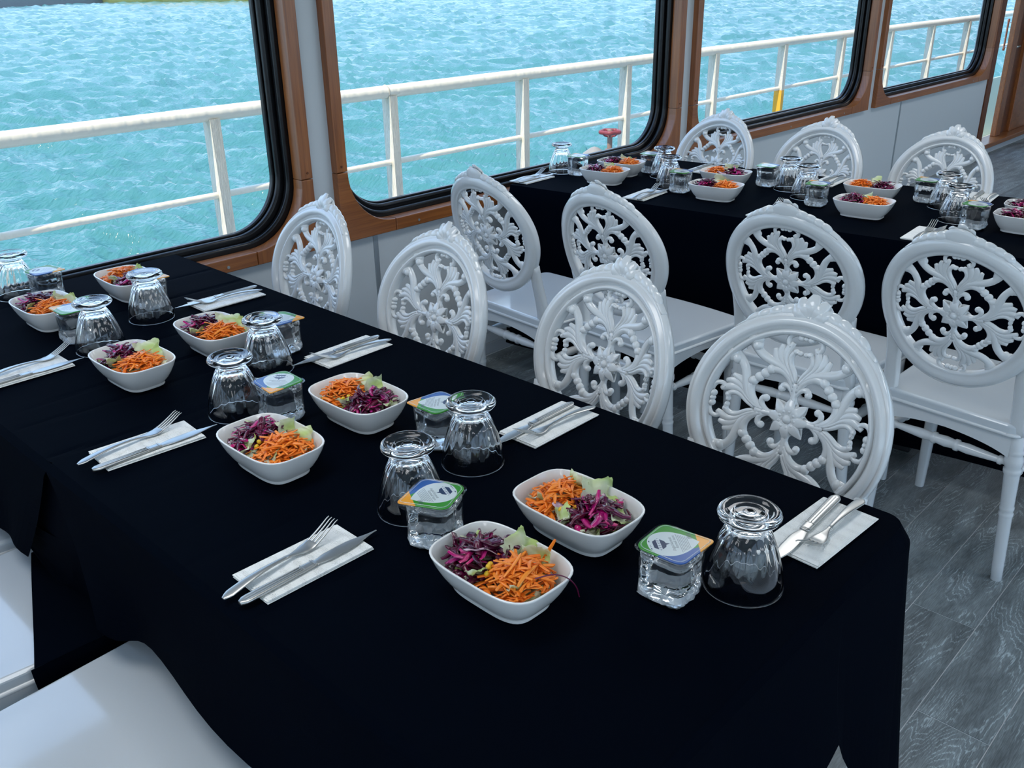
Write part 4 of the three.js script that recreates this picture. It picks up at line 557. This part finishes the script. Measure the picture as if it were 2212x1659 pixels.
// ---------------------------------------------------------------- cutlery on paper napkins (local +x runs from handle to tip, origin at handle end)
{
  const f = thing('fork', '', 'fork'), yf = (x) => 0.0032 + 0.006 * Math.sin(clamp(x / 0.135) * Math.PI) * (x < 0.135 ? 1 : 0) + 0.021 * Math.pow(clamp((x - 0.148) / 0.052), 1.4);
  const path = (a, b, n, dz = 0) => Array.from({ length: n + 1 }, (_, i) => { const x = lerp(a, b, i / n); return V(x, yf(x), dz); });
  mesh('handle', sweep(path(0, 0.112, 20), (t) => (0.0085 - 0.0045 * smooth(0.1, 1, t)) * Math.sqrt(clamp(t * 9 + 0.12)), (t) => 0.0016 + 0.0003 * t, V(0, 1, 0), 12, 0.85), M.steel, f);
  mesh('head', sweep(path(0.11, 0.16, 14), (t) => 0.0035 + 0.0082 * smooth(0.1, 0.75, t), (t) => 0.0018 - 0.0006 * t, V(0, 1, 0), 12, 0.7), M.steel, f);
  for (let k = 0; k < 4; k++) mesh('tine', sweep(path(0.158, 0.203, 8, (k - 1.5) * 0.0061), (t) => 0.0019 * (1 - 0.55 * t), (t) => 0.0012 * (1 - 0.45 * t), V(0, 1, 0), 8, 0.8), M.steel, f);
  protos.fork = [f, false];
  const k = thing('table_knife', '', 'knife'), kp = (a, b, n, y) => Array.from({ length: n + 1 }, (_, i) => V(lerp(a, b, i / n), y, 0));
  const h = mesh('handle', sweep(kp(0, 0.122, 18, 0.0033), (t) => (0.0095 - 0.0022 * t) * Math.sqrt(clamp(t * 12 + 0.15)), (t) => 0.0031 - 0.0008 * t, V(0, 1, 0), 14, 0.6), M.steel, k);
  for (const q of [-1, 0, 1]) mesh('handle_rib', sweep(kp(0.008, 0.098, 6, 0.0061), 0.0008, 0.0006, V(0, 1, 0), 6).translate(0, 0, q * 0.0042), M.steel, h);
  for (const q of [0.101, 0.118]) mesh('handle_band', sweep([V(q, 0.0056, -0.0075), V(q, 0.006, 0), V(q, 0.0056, 0.0075)], 0.0008, 0.0006, V(0, 1, 0), 6), M.steel, h);
  mesh('blade', sweep(kp(0.12, 0.234, 22, 0.0022), (t) => 0.0065 + 0.0045 * smooth(0, 0.25, t) - 0.0098 * Math.pow(smooth(0.45, 1, t), 1.25), (t) => 0.0011 - 0.0006 * t, V(0, 1, 0), 8, 0.6).translate(0, 0, 0), M.steel, k);
  protos.knife = [k, false];
  const dots = tex(512, 512, (u, v, x, y) => { const a = Math.abs(Math.sin(u * 22 + Math.sin(v * 9) * 1.2)), b = (Math.sin(x * 0.8) > 0.3 && Math.sin(y * 0.8) > 0.3) ? 1 : 0, d = smooth(0.75, 0.95, a) * b; return 0.6 - 0.35 * d + fbm(u * 30, v * 30, 2) * 0.3; }, { mirror: true });
  M.paper = mat({ color: lin(0.88, 0.89, 0.86), roughness: 0.85, bumpMap: dots, bumpScale: 0.0022 });
  const n = thing('paper_napkin', '', 'napkin'), sheets = [];
  for (let q = 0; q < 4; q++) { const g = new RoundedBoxGeometry(0.178 - q * 0.0015, 0.0012, 0.09 - (q % 2) * 0.002, 2, 0.0005), s = q * 0.7; sheets.push(warp(g, (v) => { v.y += 0.0008 + q * 0.00115; v.x += 0.0012 * Math.sin(q * 2.4); v.z += 0.001 * Math.cos(q * 1.9); })); }
  const ng = merge(sheets), p = ng.attributes.position, uv = new Float32Array(p.count * 2); for (let i = 0; i < p.count; i++) { uv[i * 2] = p.getX(i) * 6; uv[i * 2 + 1] = p.getZ(i) * 6; } ng.setAttribute('uv', new THREE.BufferAttribute(uv, 2));
  mesh('folded_sheets', ng, M.paper, n); protos.napkin = [n, false];
}
// settings: napkin centre and heading, fork handle end and heading, knife handle end and heading
const D = Math.PI / 180;
function setting(where, y, nap, fork, knife) {
  put('napkin', `folded white paper napkin under the cutlery, ${where}`, [nap[0], y + 0.0005, nap[1]], nap[2] * D, 'folded napkins');
  put('fork', `steel fork lying on the napkin, ${where}`, [fork[0], y + 0.0058, fork[1]], fork[2] * D, 'forks');
  put('knife', `steel table knife lying on the napkin, ${where}`, [knife[0], y + 0.0056, knife[1]], knife[2] * D, 'table knives');
}
setting('near table left side, nearest us', YT, [0.59, -0.98, -1], [0.462, -0.982, 7], [0.472, -0.957, 1]);
setting('near table left side, second from us', YT, [0.613, -1.492, -4], [0.491, -1.5, 6], [0.5, -1.462, 0]);
setting('near table left side, third from us', TOP, [0.598, -2.016, 0], [0.512, -2.02, 8], [0.48, -1.982, 1]);
setting('near table left side, by the window', TOP, [0.592, -2.53, 0], [0.49, -2.54, 4], [0.485, -2.5, 1]);
setting('near table right side, nearest us', YT, [1.154, -0.474, 177], [1.268, -0.462, 180], [1.252, -0.496, 183]);
setting('near table right side, second from us', YT, [1.154, -1.009, 180], [1.256, -0.985, 176], [1.24, -1.026, 181]);
setting('near table right side, third from us', TOP, [1.132, -1.584, 181], [1.231, -1.557, 175], [1.225, -1.594, 179]);
setting('near table right side, by the window', TOP, [1.145, -2.117, 179], [1.239, -2.097, 172], [1.247, -2.136, 179]);
setting('far table near side, by the window', TOP, [2.778, -2.525, 2], [2.67, -2.53, 4], [2.675, -2.5, 2]);
setting('far table near side, second from the window', TOP, [2.83, -2.005, 6], [2.72, -1.99, 6], [2.73, -1.965, 5]);
setting('far table near side, behind the third chair', TOP, [2.88, -1.52, 4], [2.79, -1.52, 5], [2.79, -1.49, 3]);
setting('far table near side, behind the rightmost chair', TOP, [2.925, -1.01, 4], [2.82, -1.0, 5], [2.83, -0.98, 3]);
setting('far table back side, by the window', TOP, [3.385, -2.1, 184], [3.48, -2.08, 184], [3.49, -2.125, 184]);
setting('far table back side, second from the window', TOP, [3.475, -1.59, 184], [3.565, -1.57, 184], [3.575, -1.61, 184]);
setting('far table back side, third from the window', TOP, [3.54, -1.052, 186], [3.63, -1.03, 186], [3.64, -1.075, 186]);
renderer.render(scene, camera);
